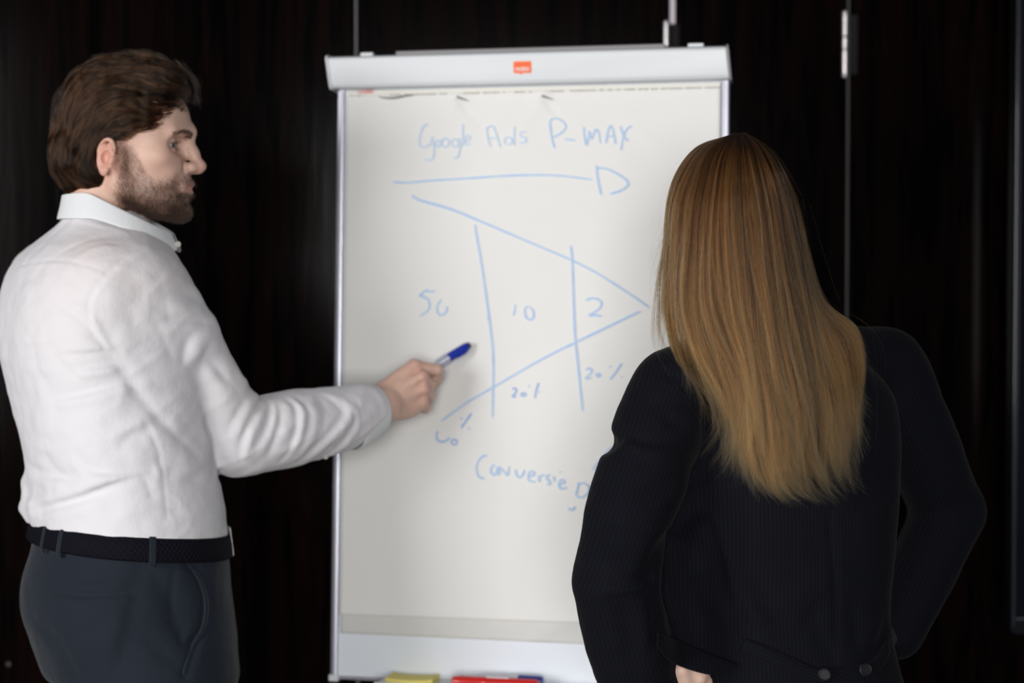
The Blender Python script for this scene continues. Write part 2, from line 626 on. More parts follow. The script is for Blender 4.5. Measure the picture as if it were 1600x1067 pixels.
# header bar: closed profile in (n, v), front face leaning out at its top edge
def prism(prof, u0, u1, skew=0.0):
    V, F = [], []
    k = len(prof)
    for u, s in ((u0, 1), (u1, 1)):
        for n, v in prof: V.append(BP(u + skew * (-v), v, n))
    for i in range(k): F.append((i, (i + 1) % k, k + (i + 1) % k, k + i))
    F += [tuple(range(k)), tuple(range(2 * k - 1, k - 1, -1))]
    return MB().add(V, F)
hl = uv(516.5, 137, .03); hr = uv(1139, 124, .03); ht = uv(820, 81, .035)[1]
prof = [(-.02, .004), (.022, .004), (.027, -.001), (.036, ht + .004), (.033, ht), (.02, ht - .004), (-.02, ht - .004)]
prism(prof, hl[0], hr[0], -.10).build('header_bar', M_head, fc, bevel=.0025)
capprof = [(-.022, .006), (.024, .006), (.029, -.001), (.038, ht + .003), (.034, ht - .003), (.02, ht - .007), (-.022, ht - .007)]
prism(capprof, hr[0], hr[0] + .004, -.10).build('end_cap', M_cap, fc, bevel=.001)
prism(capprof, hl[0] - .004, hl[0], -.10).build('end_cap', M_head, fc, bevel=.001)
ca, cb = uv(622, 78, 0)[0], uv(1041, 70, 0)[0]
bbox(MB(), ca, cb, ht - .0115, ht + .01, -.019, .018).build('clamp_bar', M_cap, fc, bevel=.002)
for a, b in ((565, 585), (1075, 1100)):
    bbox(MB(), uv(a, 80)[0], uv(b, 80)[0], ht - .0125, ht + .004, -.012, .01).build('paper_hook', M_head, fc, bevel=.002)
# badge
lu0, lv0 = uv(802.5, 96.5, .032); lu1, lv1 = uv(830, 113.5, .032)
def fn_(v):   # front plane offset of the header at v
    return .027 + (.036 - .027) * (v + .001) / (ht + .005)
r0 = .0018
M_or = simple('orange_badge', srgb(252, 100, 14), .45)
out = []
for cx, cz, a0 in ((lu1 - r0, lv1 - r0, 0), (lu0 + r0, lv1 - r0, 90), (lu0 + r0, lv0 + r0, 180), (lu1 - r0, lv0 + r0, 270)):
    for k in range(5):
        a = math.radians(a0 + 90 * k / 4); out.append((cx + r0 * math.cos(a), cz + r0 * math.sin(a)))
mid = (lu0 + lu1) / 2 - .003
out = out[:5] + [(mid + .003, lv1), (mid, lv1 + .0026), (mid - .003, lv1)] + out[5:]
n_ = len(out)
V = [BP(u - .10 * 0, v, fn_(v) + .0010) for u, v in out] + [BP(u, v, fn_(v) - .001) for u, v in out]
MB().add(V, [tuple(range(n_)), tuple(range(2 * n_ - 1, n_ - 1, -1))] + [(k, (k + 1) % n_, n_ + (k + 1) % n_, n_ + k) for k in range(n_)]).build('badge', M_or, fc)
badge = [o for o in fc.children if o.name.startswith('badge')][0]
tx = bpy.data.curves.new('badge_text', 'FONT'); tx.body = 'nobo'; tx.size = .0125; tx.extrude = .0003; tx.align_x = 'CENTER'; tx.space_character = .92; tx.offset = .0002
to = bpy.data.objects.new('tmp', tx); COL.objects.link(to)
bpy.context.view_layer.update()
tm = bpy.data.meshes.new_from_object(to.evaluated_get(bpy.context.evaluated_depsgraph_get()))
bpy.data.objects.remove(to)
to = link('badge_text', tm, simple('white_print', (.85, .8, .78, 1), .5), None)
tv_ = lv1 - .0035
mx = np.column_stack([B_U, -B_V, B_N, BP((lu0 + lu1) / 2, tv_, fn_(tv_ - .004) + .0014)])
to.matrix_world = Matrix([list(mx[0]), list(mx[1]), list(mx[2]), [0, 0, 0, 1]])
bpy.context.view_layer.update()
to.parent = badge; to.matrix_parent_inverse = badge.matrix_world.inverted()
# tray, post and feet
M_tray = simple('pale_grey_tray', (.80, .81, .82, 1), .4)
TV = uv(600, 1063.5, .05)[1]
t0, t1 = uv(588, 1062, .06)[0], BW - .12
tray = MB()
bbox(tray, t0, t1, TV + .003, TV + .007, -.0, .075)
bbox(tray, t0, t1, TV - .002, TV + .007, .072, .077)
tray.build('pen_tray', M_tray, fc, bevel=.001)
M_leg = simple('grey_painted_steel', (.45, .46, .48, 1), .35, .3)
pc = BP(BW / 2, BH - .2, -.03)
base = np.array([pc[0] + .03, pc[1] + .05, 0.10])
MB().tube([pc, BP(BW / 2, BH + .02, -.035), base], .021, 16).build('post', M_leg, fc, smooth=True)
for k in range(5):
    a = 2 * math.pi * k / 5 + .3
    e = np.array([base[0] + .33 * math.cos(a), base[1] + .27 * math.sin(a), .045])
    lg = MB().tube([base + [0, 0, .0], (base + e) / 2 + [0, 0, .012], e], [.018, .016, .012], 10).build('leg', M_leg, fc, smooth=True)
    MB().tube([e + [0, 0, -.015], e + [0, 0, -.044]], [.02, .024], 12).build('caster', M_bez, lg, smooth=True)

# ---------------------------------------------------------------- paper pad hanging on the board
def paper_mat():
    m, nt, b = new_mat('flipchart_paper')
    tc = N(nt, 'ShaderNodeTexCoord')
    n1 = N(nt, 'ShaderNodeTexNoise'); n1.inputs['Scale'].default_value = 500; n1.inputs['Detail'].default_value = 3
    nt.links.new(tc.outputs['Object'], n1.inputs['Vector'])
    bp = N(nt, 'ShaderNodeBump'); bp.inputs['Strength'].default_value = .15; bp.inputs['Distance'].default_value = .0005
    nt.links.new(n1.outputs['Fac'], bp.inputs['Height']); nt.links.new(bp.outputs[0], b.inputs['Normal'])
    b.inputs['Base Color'].default_value = (.83, .82, .795, 1)
    b.inputs['Roughness'].default_value = .75
    return m
M_paper = paper_mat()
M_paper2 = simple('greyer_paper', (.69, .685, .66, 1), .8, bump=.15, bscale=500)  # under sheet coloured a little greyer than the top sheet
pl = max(uv(541.5, 146, .006)[0], .0146); pr = min(uv(1127.5, 133, .006)[0], BW - .0151)
print('pad', pl, pr, BW)
pad = empty('paper_pad', BP((pl + pr) / 2, .01, .004), 'flipchart pad with blue handwritten funnel sketch hanging on the white easel', 'paper pad')


def sheet(name, v0, vb, n0, nb, seed, parent, wave=1.0):
    nu, nv = 110, 170
    U, T = np.meshgrid(np.linspace(0, 1, nu), np.linspace(0, 1, nv))
    u = pl + (pr - pl) * U
    v = v0 + (vb[0] + (vb[1] - vb[0]) * U - v0) * T
    q = np.stack([u.ravel(), v.ravel(), np.zeros(u.size)], 1)
    n = n0 + (nb - n0) * T ** 2.2
    n = n + wave * (.0011 * vnoise(q * [1, 1, 1], 7, seed).reshape(n.shape) + .0004 * vnoise(q, 22, seed + 1).reshape(n.shape)) * np.minimum(T * 8, 1)
    if name == 'top_sheet':
        for (tx_, ty_), amp, sg in (((712, 152), .0060, .014), ((846, 150), .0060, .014), ((590, 152), .0035, .03)):
            a, c = uv(tx_, ty_, .006)
            du, dv = u - a, v - c
            n = n + amp * np.exp(-(du / sg) ** 2 - (np.maximum(dv, 0) / .02) ** 2)
            s = (du - .9 * dv) / .006
            n = n - .0028 * np.exp(-s ** 2 - ((dv - .02) / .025) ** 2) + .0008 * np.exp(-((du + .5 * dv) / .008) ** 2 - ((dv - .03) / .03) ** 2)
        for tx_, ty_, ang, L in ((900, 330, .5, .12), (760, 250, 1.0, .1), (1000, 200, .8, .08), (820, 190, -1.2, .1), (700, 800, .1, .2), (880, 900, .2, .2)):
            a, c = uv(tx_, ty_, .006); du, dv = u - a, v - c
            s = du * math.sin(ang) - dv * math.cos(ang); t = du * math.cos(ang) + dv * math.sin(ang)
            n = n + .0007 * np.exp(-(s / .012) ** 2 - (t / L) ** 2)
    else:
        a, c = uv(860, 985, .003); du, dv = u - a, v - c
        s = du * .45 + dv * .9
        n = n + .003 * np.exp(-((s) / .012) ** 2 - (du / .06) ** 2)
    V = (B_O + u[..., None] * B_U + v[..., None] * B_V + n[..., None] * B_N).reshape(-1, 3)
    i = np.arange(nu * nv).reshape(nv, nu)
    Fq = np.stack([i[:-1, :-1], i[1:, :-1], i[1:, 1:], i[:-1, 1:]], -1).reshape(-1, 4)
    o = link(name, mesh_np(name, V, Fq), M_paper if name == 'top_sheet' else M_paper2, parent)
    so = o.modifiers.new('thick', 'SOLIDIFY'); so.thickness = .0006; so.offset = -1
    return o


vt = uv(800, 144.6, .006)[1] 
vbl, vbr = uv(530, 989, .003)[1], uv(905, 1006, .003)
slope = (vbr[1] - vbl) / (vbr[0] - pl)
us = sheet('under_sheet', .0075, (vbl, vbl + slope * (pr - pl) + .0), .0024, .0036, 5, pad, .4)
a0 = uv(528, 961, .012)[1]; a1 = uv(900, 974, .012)
sl2 = (a1[1] - a0) / (a1[0] - pl)
ts = sheet('top_sheet', max(vt - .002, .0075), (a0, a0 + sl2 * (pr - pl)), .0058, .0105, 9, pad)
# cream binding strip above the tear line, with its perforations
bs = bbox(MB(), pl, pr, .0066, vt, .0042, .0072).build('binding_strip', simple('cream_binding', (.78, .76, .70, 1), .6, bump=.1), pad, bevel=.0015)
perf = MB()
x = pl + .003
while x < pr - .004:
    ll = rng.uniform(.0022, .0045)
    if rng.random() < .78:
        bbox(perf, x, x + ll, vt - .0016, vt + rng.uniform(.0001, .0006), .0066, .0078)
    x += ll + rng.uniform(.0012, .0025)
pf = perf.build('perforation', simple('perforation_shadow', (.33, .32, .29, 1), .9), bs); pf['kind'] = 'stuff'
# torn tabs: dark hole plus its shadow tail, drawn as one grey strip
M_hole_shadow = simple('torn_gap_and_shadow', (.16, .16, .155, 1), .9)
for cx, cy, ln in ((714, 151.5, 17), (846, 149.5, 15)):
    a, c = uv(cx, cy, .008)
    k = 9; V = []; 
    for i in range(k):
        t = i / (k - 1); wd = .0042 * (1 - t) ** .7 + .0003
        V += [BP(a + t * .022, c + t * .008 - wd * .5, .0110 - .0016 * t), BP(a + t * .022, c + t * .008 + wd * .5, .0110 - .0016 * t)]
    MB().add(V, [(2 * i, 2 * i + 1, 2 * i + 3, 2 * i + 2) for i in range(k - 1)]).build('tear', M_hole_shadow, ts)
    V = [BP(a - .009, c - .002, .0085), BP(a + .002, c - .003, .0085), BP(a + .003, c + .001, .0110), BP(a - .004, c + .007, .0120), BP(a - .008, c + .004, .0105)]
    MB().add(V, [(0, 1, 2, 3, 4)]).build('torn_flap', M_paper, ts)
# sagging dark line at the upper left where the sheet has come loose
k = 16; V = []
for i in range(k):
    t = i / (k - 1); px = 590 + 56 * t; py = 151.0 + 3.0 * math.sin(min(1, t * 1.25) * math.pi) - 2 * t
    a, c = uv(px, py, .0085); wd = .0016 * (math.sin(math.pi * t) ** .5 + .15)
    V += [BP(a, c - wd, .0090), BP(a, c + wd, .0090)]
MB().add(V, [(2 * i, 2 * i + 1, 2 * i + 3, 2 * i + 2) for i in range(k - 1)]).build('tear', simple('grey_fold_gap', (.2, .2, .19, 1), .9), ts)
# red scribble on the binding
def stroke_mesh(pix, wd, n, seg=4, vary=.15, seed=1, dens=None):
    """flat ink ribbon laid on the sheet"""
    m = max(6, seg * len(pix))
    q = cat(pix, m)
    p = np.array([uv(x, y, n(y) if callable(n) else n) for x, y in q])
    T = np.gradient(p, axis=0); T /= np.linalg.norm(T, axis=1)[:, None] + 1e-9
    Nn = np.stack([-T[:, 1], T[:, 0]], 1)
    g = np.random.default_rng(seed)
    ww = wd * (1 + vary * np.interp(np.linspace(0, 1, m), np.linspace(0, 1, 6), g.uniform(-1, 1, 6)))
    ww[0] *= .6; ww[-1] *= .55
    V = []
    for i in range(m):
        nn = n(q[i, 1]) if callable(n) else n
        V += [BP(*(p[i] + Nn[i] * ww[i] / 2), nn), BP(*(p[i] - Nn[i] * ww[i] / 2), nn)]
    Fc = [(2 * i, 2 * i + 1, 2 * i + 3, 2 * i + 2) for i in range(m - 1)]
    return V, Fc
def ink_n(y):
    """height of the top sheet above the board at picture row y, plus a hair"""
    t = min(1, max(0, (y - 142) / (966 - 142)))
    return .0058 + (.0105 - .0058) * t ** 2.2 + .0019
def ink_mat(name, c):
    m, nt, b = new_mat(name)
    tc = N(nt, 'ShaderNodeTexCoord')
    n1 = N(nt, 'ShaderNodeTexNoise'); n1.inputs['Scale'].default_value = 55; n1.inputs['Detail'].default_value = 2
    nt.links.new(tc.outputs['Object'], n1.inputs['Vector'])
    mx = N(nt, 'ShaderNodeMix', data_type='RGBA')
    mx.inputs[6].default_value = c; mx.inputs[7].default_value = tuple(a + (p - a) * .55 for a, p in zip(c[:3], (.8, .79, .765))) + (1,)
    nt.links.new(n1.outputs['Fac'], mx.inputs[0]); nt.links.new(mx.outputs[2], b.inputs['Base Color'])
    b.inputs['Roughness'].default_value = .7
    return m
I_pale = ink_mat('pale_blue_ink', (.47, .65, .89, 1))
I_mid = ink_mat('light_blue_ink', (.29, .52, .87, 1))
I_deep = ink_mat('strong_blue_ink', (.12, .32, .76, 1))
sd = [0]
def ink(name, strokes, mat, wd=.0040):
    b = MB()
    wd *= .90
    for s in strokes:
        sd[0] += 1
        n_off = 2e-5 * (sd[0] % 7)
        b.add(*stroke_mesh(s, wd, (lambda y, n_off=n_off: ink_n(y) + n_off), seed=sd[0]))
    return b.build(name, mat, ts)
def z7(pts): return [(560 + x / 2.9646, 160 + y / 2.9646) for x, y in pts]
def z8(pts): return [(560 + x / 2.9646, 460 + y / 2.9646) for x, y in pts]
def circ(cx, cy, rx, ry, a0=-60, a1=310, n=9):
    return [(cx + rx * math.cos(math.radians(a0 + (a1 - a0) * i / n)), cy + ry * math.sin(math.radians(a0 + (a1 - a0) * i / n))) for i in range(n + 1)]
# "Google Ads P-MAX"
ink('handwriting', [z7([(322, 100), (300, 112), (285, 150), (281, 185), (292, 205), (318, 204), (334, 185), (340, 158)]),
                    z7([(340, 158), (346, 195), (350, 235), (342, 260), (322, 268), (308, 264)]),
                    z7(circ(368, 190, 11, 15)), z7(circ(402, 186, 17, 20)),
                    z7(circ(446, 188, 15, 18)), z7([(464, 165), (468, 205), (464, 240), (452, 256), (440, 254)]),
                    z7([(484, 100), (482, 150), (480, 205)]),
                    z7([(490, 180), (512, 172), (516, 158), (503, 152), (493, 170), (496, 192), (520, 194)])], I_pale, .0034)
ink('handwriting', [z7([(592, 118), (598, 165), (610, 206)]), z7([(590, 120), (618, 108), (632, 130), (646, 175), (656, 207)]), z7([(604, 168), (625, 166), (642, 168)]),
                    z7(circ(693, 178, 19, 17)), z7([(722, 110), (721, 150), (722, 200)]),
                    z7([(774, 140), (760, 134), (748, 146), (756, 158), (774, 166), (776, 178), (764, 186), (744, 186)])], I_pale, .0033)
ink('handwriting', [z7([(886, 92), (892, 140), (900, 185), (910, 213)]), z7([(884, 92), (900, 76), (930, 78), (956, 100), (958, 122), (938, 142), (910, 158), (898, 160)]),
                    z7([(955, 170), (978, 172), (1004, 177)]),
                    z7([(1044, 112), (1046, 150), (1056, 202)]), z7([(1056, 202), (1066, 160), (1070, 130)]), z7([(1070, 132), (1076, 160), (1082, 168), (1092, 140), (1100, 124), (1112, 140), (1120, 190)]),
                    z7([(1146, 190), (1152, 150), (1160, 120), (1166, 108), (1176, 120), (1184, 155), (1190, 193)]), z7([(1154, 158), (1180, 156)]),
                    z7([(1212, 110), (1226, 150), (1248, 180)]), z7([(1266, 108), (1246, 120), (1230, 150), (1220, 190), (1216, 222)])], I_mid, .0034)
# arrow
ink('drawn_arrow', [z7([(160, 369), (235, 371), (330, 362), (480, 353), (680, 340), (830, 336), (950, 341), (1085, 358)]),
                    z7([(1103, 290), (1108, 350), (1124, 430)]), z7([(1110, 304), (1150, 308), (1205, 334), (1244, 364), (1246, 384), (1215, 408), (1165, 424)])], I_mid, .0040)
# funnel
ink('drawn_funnel', [z7([(248, 428), (262, 442), (300, 458), (420, 492), (545, 542), (760, 634), (985, 730), (1120, 800), (1260, 890), (1345, 950)]),
                     z8([(1306, 78), (1250, 104), (1130, 162), (1006, 222), (880, 284), (740, 362), (625, 430), (520, 490), (440, 545), (382, 588)]),
                     z7([(540, 565), (548, 620), (572, 760), (592, 900), (604, 985), (616, 1075)]), z8([(600, 95), (610, 150), (621, 240), (625, 330), (624, 430), (622, 500), (621, 572)]),
                     z7([(983, 662), (990, 720), (994, 850), (998, 980), (1002, 1070)]), z8([(1000, 150), (1006, 225), (1018, 340), (1028, 440), (1038, 540)])], I_mid, .0042)
ink('handwriting', [z7([(312, 868), (328, 876), (356, 874)]), z7([(310, 870), (296, 884), (284, 894), (300, 900), (322, 914), (330, 940), (318, 968), (284, 990)]),
                    z7([(384, 912), (366, 940), (364, 966), (378, 984), (398, 980), (410, 960), (408, 944)])], I_mid, .0038)
ink('handwriting', [z7([(727, 935), (724, 960), (718, 988)]), z7([(786, 942), (772, 955), (772, 985), (786, 1004), (804, 1004), (812, 985), (808, 965), (792, 945)])], I_mid, .0038)
ink('handwriting', [z7([(1054, 918), (1075, 908), (1105, 910), (1124, 926), (1122, 946), (1100, 968), (1074, 982), (1072, 988), (1100, 986), (1126, 990)])], I_mid, .0040)
ink('handwriting', [z8([(1054, 350), (1066, 342), (1080, 350), (1076, 364), (1054, 386), (1058, 390), (1078, 386)]), z8(circ(1110, 374, 8, 7)),
                    z8([(1218, 318), (1192, 360), (1164, 395)]), z8([(1163, 332), (1169, 336)]), z8([(1216, 381), (1222, 384)])], I_mid, .0037)
ink('handwriting', [z8([(712, 440), (724, 434), (732, 444), (726, 458), (714, 470), (716, 474), (732, 473)]), z8(circ(765, 464, 11, 7)),
                    z8([(836, 408), (824, 444), (817, 482)]), z8([(788, 424), (794, 427)]), z8([(834, 450), (840, 452)])], I_deep, .0034)
ink('handwriting', [z8([(368, 632), (362, 655), (368, 676), (392, 682), (416, 672), (420, 662)]), z8(circ(444, 684, 13, 12)),
                    z8([(524, 550), (500, 584), (476, 618)]), z8([(474, 572), (481, 577)]), z8([(508, 620), (516, 622)])], I_deep, .0037)
ink('handwriting', [z8([(594, 746), (572, 752), (552, 780), (546, 810), (556, 842), (584, 856)]),
                    z8([(632, 788), (616, 800), (614, 826), (632, 836), (642, 818), (640, 800)]),
                    z8([(652, 838), (650, 815), (652, 800), (668, 815), (690, 838), (694, 818), (698, 794)]),
                    z8([(726, 810), (732, 836), (746, 848), (760, 834), (768, 812)]),
                    z8([(784, 842), (808, 838), (812, 824), (798, 818), (786, 836), (790, 862), (820, 868)]),
                    z8([(832, 838), (838, 870)]), z8([(836, 850), (848, 838), (860, 836)]),
                    z8([(886, 834), (872, 842), (872, 856), (884, 864), (884, 878), (872, 880)]),
                    z8([(902, 842), (908, 868)]), z8([(932, 820), (936, 826)]),
                    z8([(930, 882), (950, 874), (950, 860), (936, 860), (928, 880), (936, 900), (964, 894)])], I_mid, .0036)
ink('drawn_arrow', [z8([(1020, 870), (1012, 905), (1004, 930)]), z8([(1022, 876), (1050, 876), (1066, 896), (1060, 920), (1034, 940), (1008, 934)]),
                    z8([(974, 988), (980, 998), (992, 998), (1000, 982)])], I_mid, .0036)
ink('drawn_arrow', [z8([(1172, 704), (1130, 750), (1088, 804), (1092, 810), (1130, 806), (1170, 800)]), z8([(1172, 704), (1190, 730), (1210, 760)])], I_pale, .0036)
red = MB()
for pixs in ([(557, 143), (566, 142.4), (584, 141.5)], [(570, 145), (575, 141), (578, 145), (582, 141)], [(560, 145), (584, 144)]):
    red.add(*stroke_mesh(pixs, .0020, .0078, seed=3))
red.build('red_print', simple('faded_red_print', (.75, .28, .25, 1), .7), bs)

# ---------------------------------------------------------------- things on the tray
def marker(root_name, a, b, r, mats, label, cap_at=.615, group=None):
    """felt marker from butt a to cap end b: barrel, grip ring, cap, clip, plug"""
    a, b = np.asarray(a, float), np.asarray(b, float)
    ax = (b - a); L = np.linalg.norm(ax); ax /= L
    root = empty(root_name, (a + b) / 2, label, 'marker', group)
    q = lambda t: a + ax * L * t
    mb, mc, mr = mats
    MB().tube([q(0), q(.012), q(.05), q(cap_at - .015)], [r * .55, r * .88, r * .96, r * .96], 20).build('barrel', mb, root, smooth=True)
    MB().tube([q(cap_at - .015), q(cap_at)], [r * 1.0, r * 1.0], 20).build('ring', mr, root, smooth=True)
    MB().tube([q(cap_at), q(cap_at + .015), q(.95), q(.985), q(1.0)], [r * .98, r * 1.02, r * .93, r * .84, r * .5], 20).build('cap', mc, root, smooth=True)
    s = np.cross(ax, [0.3, -.6, .7]); s /= np.linalg.norm(s)
    MB().tube([q(.95) + s * r, q(.90) + s * r * 1.14, q(cap_at + .08) + s * r * 1.12], [r * .14, r * .17, r * .13], 8).build('clip', mc, root, smooth=True)
    return root


M_red = simple('red_plastic', (.62, .018, .016, 1), .25, coat=.3)
M_redd = simple('red_barrel', (.55, .014, .014, 1), .3)
M_blue = simple('blue_plastic', (.012, .035, .36, 1), .3, coat=.2)
M_blued = simple('dark_blue_plastic', (.010, .03, .26, 1), .32)
M_whitep = simple('white_barrel', (.72, .73, .78, 1), .35)
tr_v = TV + .003
def on_tray(px, n, h): return BP(uv(px, 1060, n)[0], tr_v - h, n)
mk = marker('marker_pen', on_tray(842, .058, .0096), on_tray(706, .058, .0096), .0094, (M_redd, M_red, M_redd), 'red marker pen lying at the front of the flipchart tray')
b0 = [o for o in mk.children if o.name.startswith('barrel')][0]
bbox(MB(), 0, .001, 0, .001, 0, .001)
MB().tube([on_tray(795, .060, .0188), on_tray(760, .060, .0188)], .0011, 6).build('white_print', simple('print_white', (.85, .8, .8, 1), .5), b0)
mk2 = marker('marker_pen', on_tray(752, .030, .0100), on_tray(849, .030, .0100), .0096, (M_whitep, M_blued, M_blued), 'white-barrelled marker with dark blue cap lying behind the red marker')
# sticky note block
M_yel = simple('yellow_note_paper', srgb(248, 232, 128), .7, bump=.05)
nu0, nu1 = uv(606, 1060, .05)[0], uv(679, 1060, .05)[0]
note = empty('sticky_notes', BP((nu0 + nu1) / 2, tr_v, .035), 'small block of yellow sticky notes on the flipchart tray', 'notepad')
for k in range(5):
    V = []
    z0, z1_ = k * .0017, (k + 1) * .0017 - .0002
    for s in range(7):
        t = s / 6; lift = .0028 * abs(2 * t - 1) ** 3 * (k + 1) / 5
        for nn in (.012, .068):
            for zz in (z0, z1_): V.append(BP(nu0 + (nu1 - nu0) * t, tr_v - zz - lift - .0004, nn))
    Fc = []
    for s in range(6):
        i = s * 4; j = i + 4
        Fc += [(i, i + 2, j + 2, j), (i + 1, j + 1, j + 3, i + 3), (i, j, j + 1, i + 1), (i + 2, i + 3, j + 3, j + 2)]
    Fc += [(0, 1, 3, 2), (24, 26, 27, 25)]
    MB().add(V, Fc).build('note_sheet', M_yel, note)
V = [BP(uv(622, 1056, .05)[0], tr_v - .014, .03), BP(uv(640, 1050, .05)[0], tr_v - .017, .02), BP(uv(652, 1048, .05)[0], tr_v - .0175, .018), BP(uv(648, 1056, .05)[0], tr_v - .0135, .03)]
# ---------------------------------------------------------------- the man
def rotz(a):
    c, s = math.cos(a), math.sin(a)
    return np.array([[c, -s, 0], [s, c, 0], [0, 0, 1.0]])


MD = 2.47                      # depth of the man's axis
HY = math.radians(1.5)         # where his head points (from +x towards +y)
HR = rotz(HY)
# slight forward/down nod
_n = math.radians(0.0)
HR = HR @ np.array([[math.cos(_n), 0, math.sin(_n)], [0, 1, 0], [-math.sin(_n), 0, math.cos(_n)]])
HO = P(191.5, 235, MD)
HS = 1.0


def H(x, y, z):
    """head-local millimetres (x forward, y left, z up) -> place"""
    return HO + HR @ (np.array([x, y, z], float) * .001 * HS)


def Hi(Q):
    return (np.asarray(Q) - HO) @ HR * (1000.0 / HS)


def mm(*a):
    return np.array(a, float) * .001


def head_field(f, eyes=True, masc=1.0):
    """face modelled with soft unions in head-local coordinates"""
    e = lambda c, r, k=8, kind='u', rx=0, rz=0: f.ell(H(*c), mm(*r) * HS, k * .001, kind, R=HR @ rotz(math.radians(rz)) @ roty(rx))
    c = lambda a, b, ra, rb, k=8, kind='u': f.cone(H(*a), H(*b), ra * .001 * HS, rb * .001 * HS, k * .001, kind)
    e((-2, 0, 42), (95, 74, 80), 5)                   # skull
    e((45, 0, 38), (58, 62, 62), 25)                  # forehead
    e((45, 0, -20), (52, 57, 62), 25)                 # mid face
    e((52, 0, -62), (45, 43, 40), 22)                 # jaw
    c((5, -50, -55), (70, -26, -84), 13, 15, 22)      # jaw line
    c((5, 50, -55), (70, 26, -84), 13, 15, 22)
    c((0, -54, -15), (6, -50, -58), 12, 13, 18)
    c((0, 54, -15), (6, 50, -58), 12, 13, 18)
    e((86, 0, -92), (19, 20, 16), 14)                 # chin
    e((62, -44, -14), (22, 18, 16), 20)               # cheekbones
    e((62, 44, -14), (22, 18, 16), 20)
    e((78, -26, -30), (16, 16, 18), 16)
    e((78, 26, -30), (16, 16, 18), 16)
    c((102, -6, 28), (84, -40, 25), 9, 8, 16)         # brow ridge
    c((102, 6, 28), (84, 40, 25), 9, 8, 16)
    e((88, 0, -54), (17, 26, 24), 14)                 # muzzle
    for s in (-1, 1):                                 # eye sockets
        e((95, s * 34, 5.5), (17, 21, 12.5), 9, 's')
        e((102, s * 19, 3), (11, 9, 13), 10, 's')
    # nose
    c((101, 0, 16), (110, 0, -4), 7, 8, 9)
    c((107, 0, -2), (117, 0, -22), 8, 9.0, 8)
    e((118.5, 0, -24.5), (10.5, 10, 9), 6)
    e((112, 0, -32), (10, 6, 5), 6)
    for s in (-1, 1):
        e((107, s * 12.5, -27), (11, 7, 8.5), 6, rz=s * -18)
        e((111, s * 6.0, -35), (6, 3.4, 3.2), 2.5, 's', rz=s * -12)
        f.crease([H(104, s * 19, -18), H(98, s * 21, -25), H(98, s * 20, -34)], .004, .0022, False)
    # lips
    for s in (-1, 1):
        f.chain([H(104.5, 0, -52), H(100.5, s * 10, -52.5), H(86, s * 22, -57.5)], [.0056, .0050, .0018], .005)
        f.chain([H(101.5, 0, -65.5), H(97.5, s * 10, -65), H(85, s * 21, -59)], [.0060, .0053, .0018], .005)
    f.crease([H(112, 0, -58.6), H(106, -9, -58.2), H(98, -17, -57.4), H(90, -24, -55.5)], .0024, .0042, False)
    f.crease([H(112, 0, -58.6), H(106, 9, -58.2), H(98, 17, -57.4), H(90, 24, -55.5)], .0024, .0042, False)
    f.crease([H(104, 0, -77), H(98, -14, -76), H(92, -22, -73)], .006, .0028, False)
    f.crease([H(114, 0, -41), H(111, 0, -48)], .0035, .0018, False)
    f.crease([H(100, -22, -30), H(92, -32, -44), H(84, -36, -58)], .005, .0018)
    # lids
    for s in (-1, 1):
        ec = H(75.5, s * 31, 4.5)
        for sgn, ang, kk in ((1, 19, 1), (-1, -17, 1)):
            nrm = HR @ np.array([-math.sin(math.radians(ang)), 0, math.cos(math.radians(ang))]) * sgn
            # lid tilts slightly outwards
            def lid(q, ec=ec, nrm=nrm):
                d = np.abs(np.linalg.norm(q - ec, axis=1) - .0132) - .0013
                pl_ = -((q - ec) @ nrm)
                return -smin(-d, -pl_, .0012)
            f.op('u', lid, ec - .0145, ec + .0145, .0035, .012)
        # tear-duct corner and outer corner
        e((82, s * 15.5, 2.5), (6, 4.5, 6), 5)
    # ears
    for s in (-1, 1):
        ea = rotz(math.radians(s * 24))      # flares out behind
        ER = HR @ ea @ roty(14)
        O = H(-8, s * 68, -14)
        L = lambda x, y, z: O + ER @ mm(x * .95, s * y, z * .88)
        f.ell(L(0, 2, 0), mm(15, 3.4, 24), .004, 'u', R=ER)
        n = 15; pts = []
        for i in range(n):
            t = math.radians(-125 + 285 * i / (n - 1))
            w_ = 16.5 if math.sin(t) > 0 else 13
            pts.append(L(-math.cos(t) * w_ * 1.0 + 1 if True else 0, 5.2, math.sin(t) * 27 + 1))
        f.chain(pts, [2.0e-3] + [3.2e-3] * 6 + [3.4e-3] * 7 + [2.4e-3], .003, n=22)
        f.ell(L(2, 4, -26), mm(7.5, 3.6, 8.5), .004, 'u', R=ER)          # lobe
        f.chain([L(5, 5, 14), L(-5, 5, 8), L(-8.5, 5.4, -4), L(-3, 5, -15)], [2.0e-3, 2.8e-3, 2.8e-3, 2.2e-3], .003)   # antihelix
        f.ell(L(3, 6, -3), mm(7.5, 8.5, 10), .0025, 's', R=ER)            # concha
        f.ell(L(11.5, 3.5, -6), mm(4.0, 3.6, 6.5), .003, 'u', R=ER)       # tragus
        f.ell(H(4, s * 62, -17), mm(12, 10, 24), .009, 'u', R=HR)


def roty(deg):
    a = math.radians(deg); c, s = math.cos(a), math.sin(a)
    return np.array([[c, 0, s], [0, 1, 0], [-s, 0, c]])


T_YAW = math.radians(33)


def zc(y, d=MD):   # height of pixel row y at depth d
    return P(800, y, d)[2]


def col(x, y, d):
    p = P(x, y, d); return p[0], p[1]


def trow(y, x, d, a, b, ex=2.3, yaw=33):
    px_, py_ = col(x, y, d)
    return (zc(y, d), px_, py_, a, b, ex, math.radians(yaw))


